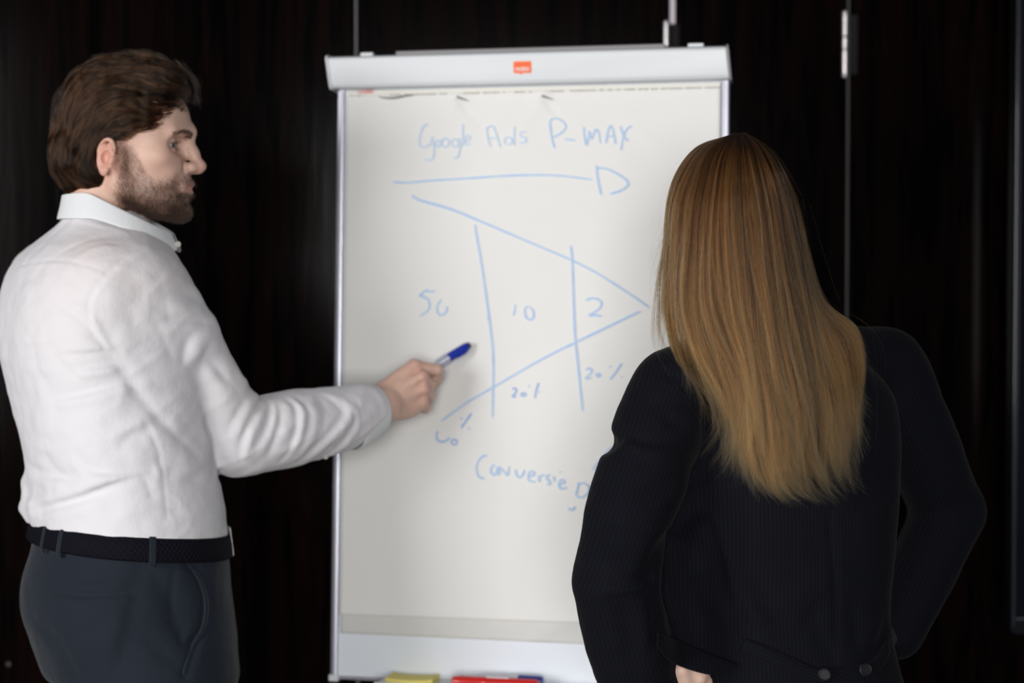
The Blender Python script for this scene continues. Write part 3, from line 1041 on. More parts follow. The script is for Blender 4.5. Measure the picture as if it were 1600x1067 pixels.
torso_rows = [
    trow(345, 168, 2.49, .062, .070, 2.0, 25),
    trow(368, 160, 2.49, .082, .115, 2.0, 30),
    trow(395, 152, 2.49, .100, .160, 2.2, 33),
    trow(430, 148, 2.49, .116, .183, 2.4, 34),
    trow(480, 146, 2.49, .128, .186, 2.4, 34),
    trow(540, 152, 2.49, .136, .182, 2.4, 34),
    trow(610, 166, 2.49, .136, .176, 2.4, 34),
    trow(680, 180, 2.48, .132, .170, 2.3, 33.5),
    trow(750, 192, 2.48, .132, .167, 2.3, 33.5),
    trow(800, 198, 2.48, .136, .170, 2.3, 33.5),
    trow(850, 203, 2.48, .136, .168, 2.3, 33.5),
]
r_sh, r_el, r_wr = P(226, 458, 2.415), P(382, 683, 2.50), P(602, 632, 2.672)
l_sh, l_el, l_wr = P(62, 460, 2.66), P(112, 690, 2.74), P(205, 880, 2.74)
# ---- body: skin
bf = Field()
head_field(bf)
bf.chain([H(-22, 0, -30), H(-26, 0, -80), H(-28, 0, -140)], [.055, .053, .052], .015)   # neck
bf.chain([H(-26, 0, -140), P(152, 440, 2.49), P(168, 620, 2.49), P(200, 800, 2.48)], [.050, .085, .085, .085], .02)
bf.chain([r_sh, P(150, 445, 2.49), l_sh], [.042, .05, .042], .02)
bf.chain([r_sh, (r_sh + r_el) / 2 + mm(0, 4, 4), r_el], [.052, .045, .040], .03)
bf.chain([r_el, r_el * .6 + r_wr * .4 + mm(0, 0, 3), r_wr], [.040, .040, .0245], .012)
bf.chain([l_sh, (l_sh + l_el) / 2, l_el], [.050, .044, .038], .03)
bf.chain([l_el, (l_el + l_wr) / 2, l_wr], [.038, .040, .028], .012)


def hand(f, wrist, mcp, fingers, thumb, s=1.0, palm=(.013, .0125)):
    """palm from wrist to the four knuckles, four bent fingers, thumb from the side of the palm"""
    wrist = np.asarray(wrist)
    for i, m in enumerate(mcp):
        w0 = wrist + (m - wrist) * .05 + (mcp[i] - np.mean(mcp, 0)) * .45
        f.chain([w0, w0 * .5 + m * .5, m], [palm[0] * s * 1.05, palm[0] * s * 1.05, palm[1] * s * .86], .009)
        f.ell(m, mm(9.4, 9.4, 9.4) * s, .004)
    rr = ((9.6, 8.6, 7.6, 6.8), (9.8, 8.7, 7.7, 6.9), (9.2, 8.2, 7.2, 6.4), (8.2, 7.2, 6.4, 5.6))
    for m, fg, r in zip(mcp, fingers, rr):
        p = [m] + list(fg)
        for a in range(len(p) - 1):
            f.cone(p[a], p[a + 1], r[a] * .001 * s, r[a + 1] * .001 * s, .0022 if a else .0035)
        f.ell(fg[0], np.array([r[1]] * 3) * .00107 * s, .0025)
    f.chain(thumb, np.array([15, 12.5, 9.8, 9.0, 7.2])[:len(thumb)] * .001 * s, .006)


def z6(x, y, d): return P(560 + x / 5.93, 500 + y / 5.93, d)


hw = z6(205, 775, 2.682)
mcp = [z6(520, 425, 2.704), z6(585, 530, 2.693), z6(598, 640, 2.693), z6(588, 752, 2.700)]
fing = [[z6(728, 462, 2.722), z6(735, 545, 2.744), z6(700, 600, 2.757)],
        [z6(672, 592, 2.728), z6(665, 640, 2.752), z6(600, 620, 2.764)],
        [z6(660, 690, 2.728), z6(650, 735, 2.752), z6(580, 720, 2.763)],
        [z6(630, 805, 2.727), z6(620, 830, 2.748), z6(560, 810, 2.758)]]
thumb = [z6(330, 640, 2.705), z6(420, 600, 2.735), z6(520, 560, 2.758), z6(610, 510, 2.772), z6(680, 470, 2.775)]
hand(bf, hw, mcp, fing, thumb, 1.10)
bf.chain([z6(330, 850, 2.695), z6(450, 840, 2.70), z6(560, 790, 2.708)], [.013, .014, .010], .012)
bf.chain([r_wr, hw, hw * .6 + np.mean(mcp, 0) * .4], [.0245, .0265, .018], .02)
pen_a, pen_b = z6(430, 610, 2.744), z6(1018, 236, 2.785)
bf.cone(pen_a - (pen_b - pen_a) * .06, pen_b, .0090, .0090, .0015, 's')
# tendons and knuckle relief on the back of the hand
for i, m in enumerate(mcp):
    q = m * .45 + hw * .55 + (m - np.mean(mcp, 0)) * .2
    t_ = np.array([0, -.0125, 0])
    bf.crease([m + t_ * .8, (m + q) / 2 + t_, q + t_], .0035, -.0013)
for i in range(3):
    a = (mcp[i] + mcp[i + 1]) / 2 + [0, -.010, 0]
    bf.crease([a + (mcp[i] - hw) * .12, a - (a - hw) * .3], .005, .0022)
# left hand, relaxed in front of the far hip
lm = [l_wr + mm(34 - 17 * i + 6, 0, -74 + 2 * i) for i in range(4)]
lf = [[m + mm(6, 4, -42), m + mm(8, -6, -66), m + mm(8, -18, -84)] for m in lm]
hand(bf, l_wr + mm(10, 0, -4), lm, lf, [l_wr + mm(14, -8, -14), l_wr + mm(34, -16, -34), l_wr + mm(46, -20, -52), l_wr + mm(54, -20, -72), l_wr + mm(56, -20, -88)])

allp = np.array([r_sh, r_wr, l_sh, l_wr, H(130, 0, 130), H(-120, 90, 60), P(30, 850, 2.3), P(0, 500, 2.7), z6(800, 500, 2.8)])
blo, bhi = allp.min(0) - .06, allp.max(0) + .06
V, Fq = bf.mesh(blo, bhi, .0024)
hv = Hi(V)


def skin_cols(V, hv, base, lip, warm):
    c = np.tile(np.array(base), (len(V), 1))
    x, y, z = hv[:, 0], hv[:, 1], hv[:, 2]
    ay = np.abs(y)
    inh = (z > -130) & (z < 140) & (np.abs(x) < 140) & (ay < 110)
    def blob(cx, cy, cz, s, col_, amt):
        nonlocal c
        w_ = amt * np.exp(-(((x - cx) / s[0]) ** 2 + ((ay - cy) / s[1]) ** 2 + ((z - cz) / s[2]) ** 2)) * inh
        c = c * (1 - w_[:, None]) + np.array(col_) * w_[:, None]
    blob(75, 40, -18, (30, 18, 20), warm, .55)
    blob(122, 0, -26, (14, 16, 14), warm, .7)
    blob(-10, 74, -17, (24, 20, 32), (.62, .27, .2), .75)
    return c, blob


c, blob = skin_cols(V, hv, (.66, .43, .34), (.50, .20, .17), (.66, .33, .26))
x, y, z = hv.T
ay = np.abs(y)
# lips
upper = .52 - ((x - 92) / 20) * .06
lipw = np.exp(-((z + 59 - .0) / 8.0) ** 4) * np.clip((x - 88) / 6, 0, 1) * np.clip((24 - ay) / 5, 0, 1)
c = c * (1 - .75 * lipw[:, None]) + np.array([.46, .17, .15]) * .75 * lipw[:, None]
# beard shadow: jaw, chin, moustache, sideburn
def beard_w(x, ay, z):
    sm = lambda t: 1 / (1 + np.exp(-t))
    # upper limit of the cheek beard falls from the sideburn to the mouth corner
    top = np.interp(x, [-2, 18, 28, 40, 50, 62, 75, 90, 120], [4, 6, -2, -22, -42, -52, -50, -43, -42])
    w_ = sm((top - z) / 3.0) * sm((x - 5) / 3.5)
    w_ *= np.clip((z + 128) / 15, 0, 1)
    w_ *= 1 - np.exp(-((z + 59) / 7.5) ** 4) * np.clip((x - 90) / 6, 0, 1)          # lips stay clear
    w_ *= 1 - .4 * np.exp(-(((x - 104) / 12) ** 2 + ((z + 76) / 6) ** 2 + (np.maximum(ay - 8, 0) / 8) ** 2))
    w_ *= 1 - .6 * np.exp(-(((x - 112) / 8) ** 2 + (ay / 5) ** 2 + ((z + 43) / 6) ** 2))
    return np.clip(w_, 0, 1)
bw = beard_w(x, ay, z) * ((z > -130) & (z < 30) & (ay < 90) & (x > -30))
dens = .40 + .46 * np.clip((-z - 50) / 40, 0, 1) + .10 * np.clip((x - 60) / 40, 0, 1)
bw2 = (bw * dens * (1 + .25 * vnoise(hv, .12, 3)))[:, None]
bw2 = np.clip(bw2, 0, .9)
c = c * (1 - bw2) + np.array([.050, .026, .017]) * bw2
# knuckles
for m in mcp:
    w_ = .55 * np.exp(-(np.linalg.norm(V - m, axis=1) / .013) ** 2)[:, None]
    c = c * (1 - w_) + np.array([.66, .32, .27]) * w_
me = mesh_np('body', V, Fq)
color_attr(me, 'tone', np.clip(c, 0, 1))


def skin_mat(name):
    m, nt, b = new_mat(name)
    a = N(nt, 'ShaderNodeAttribute', attribute_name='tone')
    tc = N(nt, 'ShaderNodeTexCoord')
    n1 = N(nt, 'ShaderNodeTexNoise'); n1.inputs['Scale'].default_value = 90; n1.inputs['Detail'].default_value = 4
    nt.links.new(tc.outputs['Object'], n1.inputs['Vector'])
    mx = N(nt, 'ShaderNodeMix', data_type='RGBA', blend_type='MULTIPLY'); mx.inputs[0].default_value = .5
    rp = N(nt, 'ShaderNodeMapRange'); rp.inputs[3].default_value = .78; rp.inputs[4].default_value = 1.12
    nt.links.new(n1.outputs['Fac'], rp.inputs[0])
    nt.links.new(a.outputs['Color'], mx.inputs[6]); nt.links.new(rp.outputs[0], mx.inputs[7])
    nt.links.new(mx.outputs[2], b.inputs['Base Color'])
    b.inputs['Roughness'].default_value = .5
    b.inputs['Subsurface Weight'].default_value = .12
    b.inputs['Subsurface Radius'].default_value = (.010, .004, .002)
    b.inputs['Subsurface Scale'].default_value = .5
    n2 = N(nt, 'ShaderNodeTexNoise'); n2.inputs['Scale'].default_value = 700; n2.inputs['Detail'].default_value = 2
    nt.links.new(tc.outputs['Object'], n2.inputs['Vector'])
    bp = N(nt, 'ShaderNodeBump'); bp.inputs['Strength'].default_value = .25; bp.inputs['Distance'].default_value = .0006
    nt.links.new(n2.outputs['Fac'], bp.inputs['Height']); nt.links.new(bp.outputs[0], b.inputs['Normal'])
    return m


M_skin = skin_mat('skin')
foot = P(205, 900, 2.48)
man = empty('person', (foot[0], foot[1], 0), 'bearded man in white shirt and dark trousers pointing a marker at the flipchart', 'person')
mbody = link('body', me, M_skin, man)
# eyes
M_sclera = simple('eye_white', (.46, .43, .41, 1), .15, coat=.5)
M_iris = simple('grey_blue_iris', (.035, .05, .06, 1), .15, coat=1.0, var=.4, vscale=900)
M_pupil = simple('pupil_black', (.003, .003, .003, 1), .1)
for s in (-1, 1):
    ec = H(75.5, s * 31, 4.5)
    look = HR @ rotz(math.radians(-20)) @ np.array([1, 0, -.02]); look /= np.linalg.norm(look)
    bm = bmesh.new(); bmesh.ops.create_uvsphere(bm, u_segments=32, v_segments=24, radius=.0122)
    q = Vector((0, 0, 1)).rotation_difference(Vector(look)).to_matrix().to_4x4()
    bm.transform(Matrix.Translation(Vector(ec)) @ q)
    em = bpy.data.meshes.new('eyeball'); bm.to_mesh(em); bm.free()
    em.polygons.foreach_set('use_smooth', np.ones(len(em.polygons), bool))
    eo = link('eyeball', em, M_sclera, man)
    for nm, r_, off, mt in (('iris', .0060, .0003, M_iris), ('pupil', .0026, .0006, M_pupil)):
        a = np.cross(look, [0, 0, 1]); a /= np.linalg.norm(a); b_ = np.cross(a, look)
        Vd = []
        for rr_ in (0.0, .5, 1.0):
            hh = math.sqrt(.0122 ** 2 - (r_ * rr_) ** 2) + off
            for k in range(20):
                t = 2 * math.pi * k / 20
                Vd.append(ec + look * hh + r_ * rr_ * (math.cos(t) * a + math.sin(t) * b_))
        Fd = [(r0_ * 20 + k, r0_ * 20 + (k + 1) % 20, r0_ * 20 + 20 + (k + 1) % 20, r0_ * 20 + 20 + k) for r0_ in (0, 1) for k in range(20)]
        MB().add(Vd, Fd).build(nm, mt, eo, smooth=True)

# ---- shirt
sf = Field()
shirt_rows = [r for r in torso_rows if r[0] > zc(838)]
sf.stack([(zc(880, 2.48),) + torso_rows[-1][1:]] + shirt_rows, .03, grow=.004)
BELT_C = P(203, 837, 2.48); TILT = -.105
def belt_plane(q, off=0.0):
    return q[:, 2] - (BELT_C[2] + off + TILT * ((q[:, 0] - BELT_C[0]) * math.cos(T_YAW) + (q[:, 1] - BELT_C[1]) * math.sin(T_YAW)))
sf.chain([P(160, 412, 2.47), r_sh + mm(-14, 6, 2), r_sh + (r_el - r_sh) * .16], [.045, .056, .058], .04)
sf.chain([H(-30, 0, -140), H(-28, 0, -104)], [.066, .054], .02)
sf.chain([r_sh, r_sh + (r_el - r_sh) * .3 + mm(4, 0, 4), (r_sh + r_el) / 2 + mm(2, 4, 2), r_sh + (r_el - r_sh) * .8 + mm(-4, 0, -2), r_el + mm(-8, 0, -2)], [.060, .060, .053, .056, .057], .012)
fa = r_wr - r_el
sf.chain([r_el + mm(-8, 0, -2), r_el + fa * .2 + mm(2, 0, -2), r_el + fa * .45 + mm(0, 0, -4), r_el + fa * .70 + mm(0, 0, -6), r_el + fa * .84 + mm(0, 0, -2)], [.059, .060, .058, .052, .042], .012)
sf.chain([P(85, 412, 2.60), l_sh, (l_sh + l_el) / 2, l_el], [.048, .060, .056, .050], .03)
sf.chain([l_el, (l_el + l_wr) / 2, l_wr - mm(6, 0, 0)], [.050, .050, .038], .02)
# blousing above the belt
for px_, py_, d_, r_ in ((62, 792, 2.50, (.03, .04, .017)), (58, 752, 2.50, (.02, .04, .014)), (110, 796, 2.42, (.05, .025, .012))):
    sf.ell(P(px_, py_, d_), r_, .02)
Z2 = lambda *p: [(x / 2.808, 280 + y / 2.808) for x, y in p]
Z3 = lambda *p: [(x / 2.5, 640 + y / 2.5) for x, y in p]
Z4 = lambda *p: [(300 + x / 3.478, 480 + y / 3.478) for x, y in p]
sf.op('i', lambda q: -belt_plane(q, .008), [-3, 0, 0], [3, 5, 1.2], .006)
# broad irregular drape before the sharp folds
def drape(q):
    d_ = .0019 * vnoise(q * [1, 1, .6], 22, 1) + .0012 * vnoise(q * [1, 1, 1.4], 48, 2)
    u = (q[:, 0] + q[:, 1]) * .8 + q[:, 2] * .5
    v = q[:, 2] * .85 - (q[:, 0] + q[:, 1]) * .35
    n_ = vnoise(np.stack([u * 9, v * 34, u * 0], 1), 1.0, 8)
    return d_ - .0017 * (1 - np.abs(n_)) ** 3 + .0004
sf.op('d', drape, [-3, 0, 0], [3, 5, 3], mg=0)
tor = [
    (Z2((280, 770), (400, 765), (520, 760)), .007, .0032), (Z2((280, 750), (400, 742), (500, 735)), .006, -.0022),
    (Z2((330, 825), (420, 812), (505, 800)), .006, .003), (Z2((350, 862), (430, 850), (530, 830)), .006, -.0025),
    (Z2((230, 965), (340, 945), (480, 905), (600, 880)), .008, .0035), (Z2((230, 990), (360, 970), (520, 925), (640, 900)), .009, -.003),
    (Z2((250, 545), (350, 605), (430, 690)), .008, .003), (Z2((300, 540), (390, 610), (450, 680)), .008, -.002),
    (Z2((240, 780), (300, 840), (380, 900)), .009, .002), (Z2((140, 700), (160, 820), (200, 900)), .012, .0016),
    (Z3((130, 392), (200, 378), (320, 342), (460, 285), (600, 248)), .007, .0065), (Z3((120, 365), (220, 345), (340, 305), (470, 262), (600, 232)), .010, -.0050),
    (Z3((300, 175), (335, 225), (420, 248), (560, 232), (620, 215)), .008, .0042), (Z3((290, 210), (350, 255), (430, 272), (560, 252)), .009, -.0035),
    (Z3((110, 215), (180, 255), (290, 262)), .009, .0045), (Z3((100, 250), (200, 290), (340, 290)), .010, -.0035),
    (Z3((180, 190), (250, 270), (330, 300)), .009, .0025), (Z3((470, 160), (490, 120), (560, 90)), .009, .003), (Z3((460, 100), (520, 60), (620, 20)), .010, -.003),
    (Z3((600, 350), (580, 300), (560, 260)), .007, .002), (Z3((680, 150), (740, 100), (800, 140)), .012, .002),
    (Z3((160, 420), (260, 395), (380, 370)), .010, -.002), (Z3((90, 330), (110, 370), (150, 400)), .012, -.004),
    (Z3((640, 260), (740, 280), (860, 260)), .010, .0024), (Z3((650, 400), (760, 380), (870, 400)), .010, .0016),
    # yoke, shoulder blade, armhole, side seam
    (Z2((70, 388), (150, 366), (240, 357), (330, 368), (400, 386), (462, 408)), .0026, .0013, False),
    (Z2((70, 398), (150, 376), (240, 367), (330, 378), (400, 396), (455, 416)), .0035, -.0007, False),
    (Z2((640, 298), (560, 335), (490, 395), (430, 460), (392, 530), (388, 600), (410, 670), (462, 742)), .0028, .0018, False),
    (Z2((655, 310), (575, 350), (505, 410), (450, 470), (412, 540), (410, 600), (430, 665), (480, 735)), .0042, -.0010, False),
    (Z3((565, 40), (600, 120), (625, 200), (640, 300), (655, 425)), 0.0022, .0008, False), (Z3((590, 40), (622, 120), (645, 200), (655, 300), (668, 425)), .0030, -.0004, False),
    (Z2((330, 180), (430, 200), (560, 240)), .006, -.002), (Z2((260, 330), (350, 280), (480, 250)), .006, .002), (Z2((330, 350), (430, 300), (540, 300)), .006, -.002), (Z2((170, 330), (210, 260), (270, 210)), .008, .002),
]
for f_ in tor:
    p_, w_, a_, t_ = sf.fold(*f_)
    sf.crease(p_, w_, a_ * (1.35 if t_ else 1.0), t_)
for k in range(14):      # puckers across the armhole and side seams
    t = k / 13
    p = cat(Z2((490, 395), (430, 460), (392, 530), (388, 600), (410, 670), (455, 735)), 14)[k]
    sf.crease(*sf.fold([(p[0] - 5, p[1] + rng.uniform(-2, 2)), (p[0] + 6, p[1] + rng.uniform(-2, 2))], .0026, .0016 * rng.uniform(.4, 1.3)))
    p = cat(Z3((575, 60), (605, 120), (630, 200), (645, 300), (658, 420)), 14)[k]
    sf.crease(*sf.fold([(p[0] - 6, p[1] + rng.uniform(-3, 3)), (p[0] + 6, p[1] + rng.uniform(-3, 3))], .003, .0014 * rng.uniform(.3, 1.3)))
slv = [
    (Z2((720, 520), (790, 498), (880, 540)), .010, .004), (Z2((700, 545), (780, 560), (890, 575)), .010, -.003),
    (Z2((700, 622), (800, 618), (925, 632)), .008, .0045), (Z2((730, 648), (800, 650), (900, 655)), .010, -.0045),
    (Z2((690, 640), (730, 720), (760, 800)), .010, .003), (Z2((830, 830), (860, 760), (925, 655)), .011, -.006), (Z2((800, 800), (820, 720), (860, 670)), .008, .004), (Z2((880, 850), (905, 760), (940, 700)), .010, .004),
    (Z2((545, 800), (600, 740), (640, 690)), .012, .002), (Z2((420, 590), (480, 690), (540, 800), (600, 880)), .009, .003),
    (Z2((560, 400), (640, 470), (700, 560)), .016, .0016), (Z2((720, 470), (735, 560), (740, 610)), .008, .002), (Z2((590, 380), (640, 345), (700, 330)), .006, .002),
    (Z2((900, 780), (960, 840), (1005, 900)), .010, .003), (Z2((870, 760), (930, 850), (990, 960)), .009, -.002), (Z2((620, 900), (740, 940), (830, 1000)), .02, -.002),
    # around the elbow and down the forearm
    (Z4((330, 425), (300, 480), (245, 580), (190, 680)), .008, .0045), (Z4((365, 460), (330, 540), (270, 640), (215, 740)), .008, -.005),
    (Z4((385, 490), (340, 570), (290, 680), (262, 770), (262, 840)), .0065, .0055), (Z4((405, 505), (370, 600), (320, 700), (292, 800)), .006, -.0048),
    (Z4((420, 512), (425, 570), (395, 670), (345, 760)), .006, .0055), (Z4((440, 510), (452, 580), (425, 690), (375, 790)), .006, -.0045),
    (Z4((460, 520), (478, 590), (458, 690), (415, 800)), .006, .0045), (Z4((490, 500), (520, 560), (505, 680), (455, 800)), .008, -.003),
    (Z4((510, 500), (560, 540), (572, 620), (548, 730), (490, 830)), .007, .005), (Z4((540, 498), (590, 540), (604, 620), (580, 720), (515, 820)), .007, -.0062),
    (Z4((570, 495), (625, 545), (635, 640), (600, 740)), .008, .004), (Z4((640, 500), (670, 560), (665, 650), (620, 740)), .010, -.0022),
    (Z4((690, 495), (720, 560), (710, 660), (650, 770)), .009, .003), (Z4((740, 480), (820, 510), (868, 565), (820, 650), (720, 750), (610, 845)), .008, -.0068),
    (Z4((720, 480), (790, 530), (820, 580), (780, 650), (690, 740), (590, 830)), .008, .0045), (Z4((880, 575), (885, 640), (820, 730), (745, 800)), .007, .0075),
    (Z4((895, 560), (900, 650), (850, 730), (770, 815)), .006, -.004), (Z4((480, 870), (560, 850), (680, 820)), .008, .003), (Z4((60, 660), (120, 760), (200, 860)), .014, -.003),
    (Z4((120, 300), (180, 380), (250, 460)), .008, .0024), (Z4((170, 280), (240, 360), (310, 430)), .010, -.002), (Z4((600, 790), (640, 740), (700, 700)), .006, -.003),
]
sl_n = 0
for f_ in slv:
    p_, w_, a_, t_ = sf.fold(*f_)
    sf.crease(p_, w_ * (.8 if a_ > 0 else 1.1), a_ * .72 * (.7 + .5 * ((sl_n * 37) % 11) / 10), t_); sl_n += 1
sf.crease([sf.hit(165, 545), sf.hit(190, 578), sf.hit(215, 612), sf.hit(260, 665), sf.hit(310, 712)], .008, .006)
slo = np.minimum(blo, blo) ; shi = bhi
V, Fq = sf.mesh([blo[0], blo[1], zc(880, 2.4)], [bhi[0], bhi[1], zc(330, 2.4)], .0032)
V = relax(V, Fq, 2, .4)
# cut away what lies above the neck opening and at the sleeve end stays closed inside the cuff
me = mesh_np('shirt', V, Fq)
hv = Hi(V)


def cloth_mat(name, col_, rough=.8, weave=900, bump=.25, attr=None, sheen=.15, trans=0.0):
    m, nt, b = new_mat(name)
    b.inputs['Base Color'].default_value = col_
    b.inputs['Roughness'].default_value = rough
    b.inputs['Sheen Weight'].default_value = sheen
    b.inputs['Sheen Roughness'].default_value = .4
    b.inputs['Specular IOR Level'].default_value = .25
    tc = N(nt, 'ShaderNodeTexCoord')
    n1 = N(nt, 'ShaderNodeTexNoise'); n1.inputs['Scale'].default_value = weave; n1.inputs['Detail'].default_value = 2
    nt.links.new(tc.outputs['Object'], n1.inputs['Vector'])
    bp = N(nt, 'ShaderNodeBump'); bp.inputs['Strength'].default_value = bump; bp.inputs['Distance'].default_value = .0006
    nt.links.new(n1.outputs['Fac'], bp.inputs['Height'])
    n2 = N(nt, 'ShaderNodeTexNoise'); n2.inputs['Scale'].default_value = 60; n2.inputs['Detail'].default_value = 5; n2.inputs['Roughness'].default_value = .6
    nt.links.new(tc.outputs['Object'], n2.inputs['Vector'])
    b2 = N(nt, 'ShaderNodeBump'); b2.inputs['Strength'].default_value = .35; b2.inputs['Distance'].default_value = .003
    nt.links.new(n2.outputs['Fac'], b2.inputs['Height']); nt.links.new(bp.outputs[0], b2.inputs['Normal'])
    nt.links.new(b2.outputs[0], b.inputs['Normal'])
    if attr:
        a = N(nt, 'ShaderNodeAttribute', attribute_name=attr)
        nt.links.new(a.outputs['Color'], b.inputs['Base Color'])
    return m


# thin cotton lets a little skin tone through where it lies tight over shoulder and upper back
cc = np.tile(np.array([.745, .73, .755]), (len(V), 1))
for (px_, py_), r_, am in (((140, 385), .05, .30), ((215, 440), .05, .16), ((90, 470), .07, .12), ((280, 430), .04, .10), ((390, 600), .05, .15)):
    p = sf.hit(px_, py_)
    w_ = am * np.exp(-(np.linalg.norm(V - p, axis=1) / r_) ** 2)[:, None]
    cc = cc * (1 - w_) + np.array([.75, .58, .52]) * w_
color_attr(me, 'tone', cc)
M_shirt = cloth_mat('white_cotton', (.79, .775, .80, 1), attr='tone')
M_shirt2 = cloth_mat('white_cotton_collar', (.735, .75, .765, 1))
shirt = link('shirt', me, M_shirt, man)


def loft_strip(name, rings, mat, parent, thick, closed=False, sub=1, smooth=True):
    """sheet through rows of points, given real thickness"""
    R = np.array(rings)
    a, b_ = R.shape[:2]
    i = np.arange(a * b_).reshape(a, b_)
    if closed: i = np.concatenate([i, i[:, :1]], 1)
    Fq = np.stack([i[:-1, :-1], i[1:, :-1], i[1:, 1:], i[:-1, 1:]], -1).reshape(-1, 4)
    me = mesh_np(name, R.reshape(-1, 3), Fq)
    bm = bmesh.new(); bm.from_mesh(me); bmesh.ops.recalc_face_normals(bm, faces=bm.faces); bm.to_mesh(me); bm.free()
    me.polygons.foreach_set('use_smooth', np.ones(len(me.polygons), bool))
    o = link(name, me, mat, parent)
    s = o.modifiers.new('thick', 'SOLIDIFY'); s.thickness = thick; s.offset = 0
    if sub:
        s = o.modifiers.new('smooth', 'SUBSURF'); s.levels = s.render_levels = sub
    return o


# collar: stand and turned-down fall, as rings round the neck
nc = np.array([*H(-36, 0, -95)])
def neck_ring(az, r, z_, lean):
    """az 0 = front of the neck, pi = nape"""
    d = HR @ np.array([math.cos(az), math.sin(az), 0])
    return d, r
N_A = 33
azs = np.linspace(math.radians(-172), math.radians(172), N_A)      # seam at the front is az=+-180 -> shift below
def collar_pt(t, zz, grow):
    """t from -1 (right collar point, viewer's side) over the nape (0) to +1; zz height in mm in head frame"""
    a = math.pi + t * math.radians(172)          # nape at a=pi
    rx, ry = 83 + grow, 64 + grow
    return H(-8 + rx * math.cos(a), ry * math.sin(a), zz)
rows_top, rows_mid, rows_bot, rows_st = [], [], [], []
for t in np.linspace(-1, 1, 41):
    s = abs(t)
    xx = -8 - 83 * math.cos(t * math.radians(172))
    z_top = np.interp(xx, [-95, -40, 76], [-70, -68, -128])
    fall = z_top - np.interp(xx, [-95, -24, 26, 52, 70, 76], [-108, -110, -129, -150, -160, -150])
    fl = np.interp(s, [0, .5, .8, 1], [5, 9, 11, 10])
    rows_st.append(collar_pt(t, z_top - 34, -3))
    rows_top.append(collar_pt(t, z_top, 1))
    rows_mid.append((collar_pt(t, z_top - fall * .45, fl * .7), collar_pt(t, z_top - fall, fl + 4)))
col_rings = [rows_st, [p * .5 + q * .5 for p, q in zip(rows_st, rows_top)], rows_top, [p + (q[0] - p) * .12 + mm(0, 0, 1.5) for p, q in zip(rows_top, rows_mid)], [q[0] for q in rows_mid], [q[1] for q in rows_mid]]
collar = loft_strip('collar', col_rings, M_shirt2, shirt, .0016, sub=2)
cb = collar_pt(.95, -146, 17)
MB().tube([cb, cb + HR @ mm(2, -2, 0)], .0045, 12).build('collar_button', simple('pearl_button', (.7, .68, .64, 1), .3), collar, smooth=True)
# cuff round the wrist
ax = fa / np.linalg.norm(fa)
ua = np.cross(ax, [0, 0, 1]); ua /= np.linalg.norm(ua); va = np.cross(ua, ax)
c0, c1 = P(545, 658, 2.63), P(588, 639, 2.668)
cax = (c1 - c0) / np.linalg.norm(c1 - c0)
ua = np.cross(cax, [0, 0, 1]); ua /= np.linalg.norm(ua); va = np.cross(ua, cax)
rings = []
for t, rv, ru in ((0, .0485, .0445), (.06, .0515, .0465), (.3, .0505, .0455), (.6, .047, .043), (.9, .0425, .0405), (1.0, .041, .0395), (.97, .039, .0375), (.7, .040, .0375)):
    ring = []
    for k in range(28):
        a = 2 * math.pi * k / 28
        bulge = -.004 * math.cos(a * 1) * 0
        ring.append(c0 + (c1 - c0) * (t * 1.0) + ua * ru * math.cos(a) + va * rv * math.sin(a) + cax * (.006 * math.sin(a + .4)))
    rings.append(ring)
cuff = loft_strip('cuff', rings, M_shirt2, shirt, .0016, closed=True, sub=1)
cf = None
M_btn = simple('grey_shell_button', (.55, .53, .48, 1), .3)
def button(px_, py_, d_, parent, r=.0048, mat=None, name='button', nrm=(0, -1, -.3)):
    p = P(px_, py_, d_); n_ = np.array(nrm, float); n_ /= np.linalg.norm(n_)
    b = MB(); b.tube([p, p + n_ * .0022], [r, r * .92], 16)
    b.tube([p + n_ * .0022, p + n_ * .003, p + n_ * .0028], [r * .95, r * .8, r * .6], 16, cap=True)
    return b.build(name, mat or M_btn, parent, smooth=True)
from mathutils.bvhtree import BVHTree
def surf_depth(obj_me, px_, py_):
    bv = BVHTree.FromPolygons([tuple(v.co) for v in obj_me.vertices], [tuple(p.vertices) for p in obj_me.polygons])
    r = ray(px_, py_); h_ = bv.ray_cast(Vector(CAM), Vector(r).normalized())
    return (np.array(h_[0]) - CAM) @ FWD if h_[0] else None
dd = surf_depth(cuff.data, 565, 686) or 2.6
button(565, 686, dd - .001, cuff, .005, M_btn)
by_ = 719
while by_ > 690 and sf(sf.hit(509, by_)[None])[0] > .001: by_ -= 1
by_ -= 3
print('button row', by_)
dd = (sf.hit(509, by_) - CAM) @ FWD
button(509, by_, dd - .001, shirt, .0042, M_btn, nrm=(0, -1, -.6))

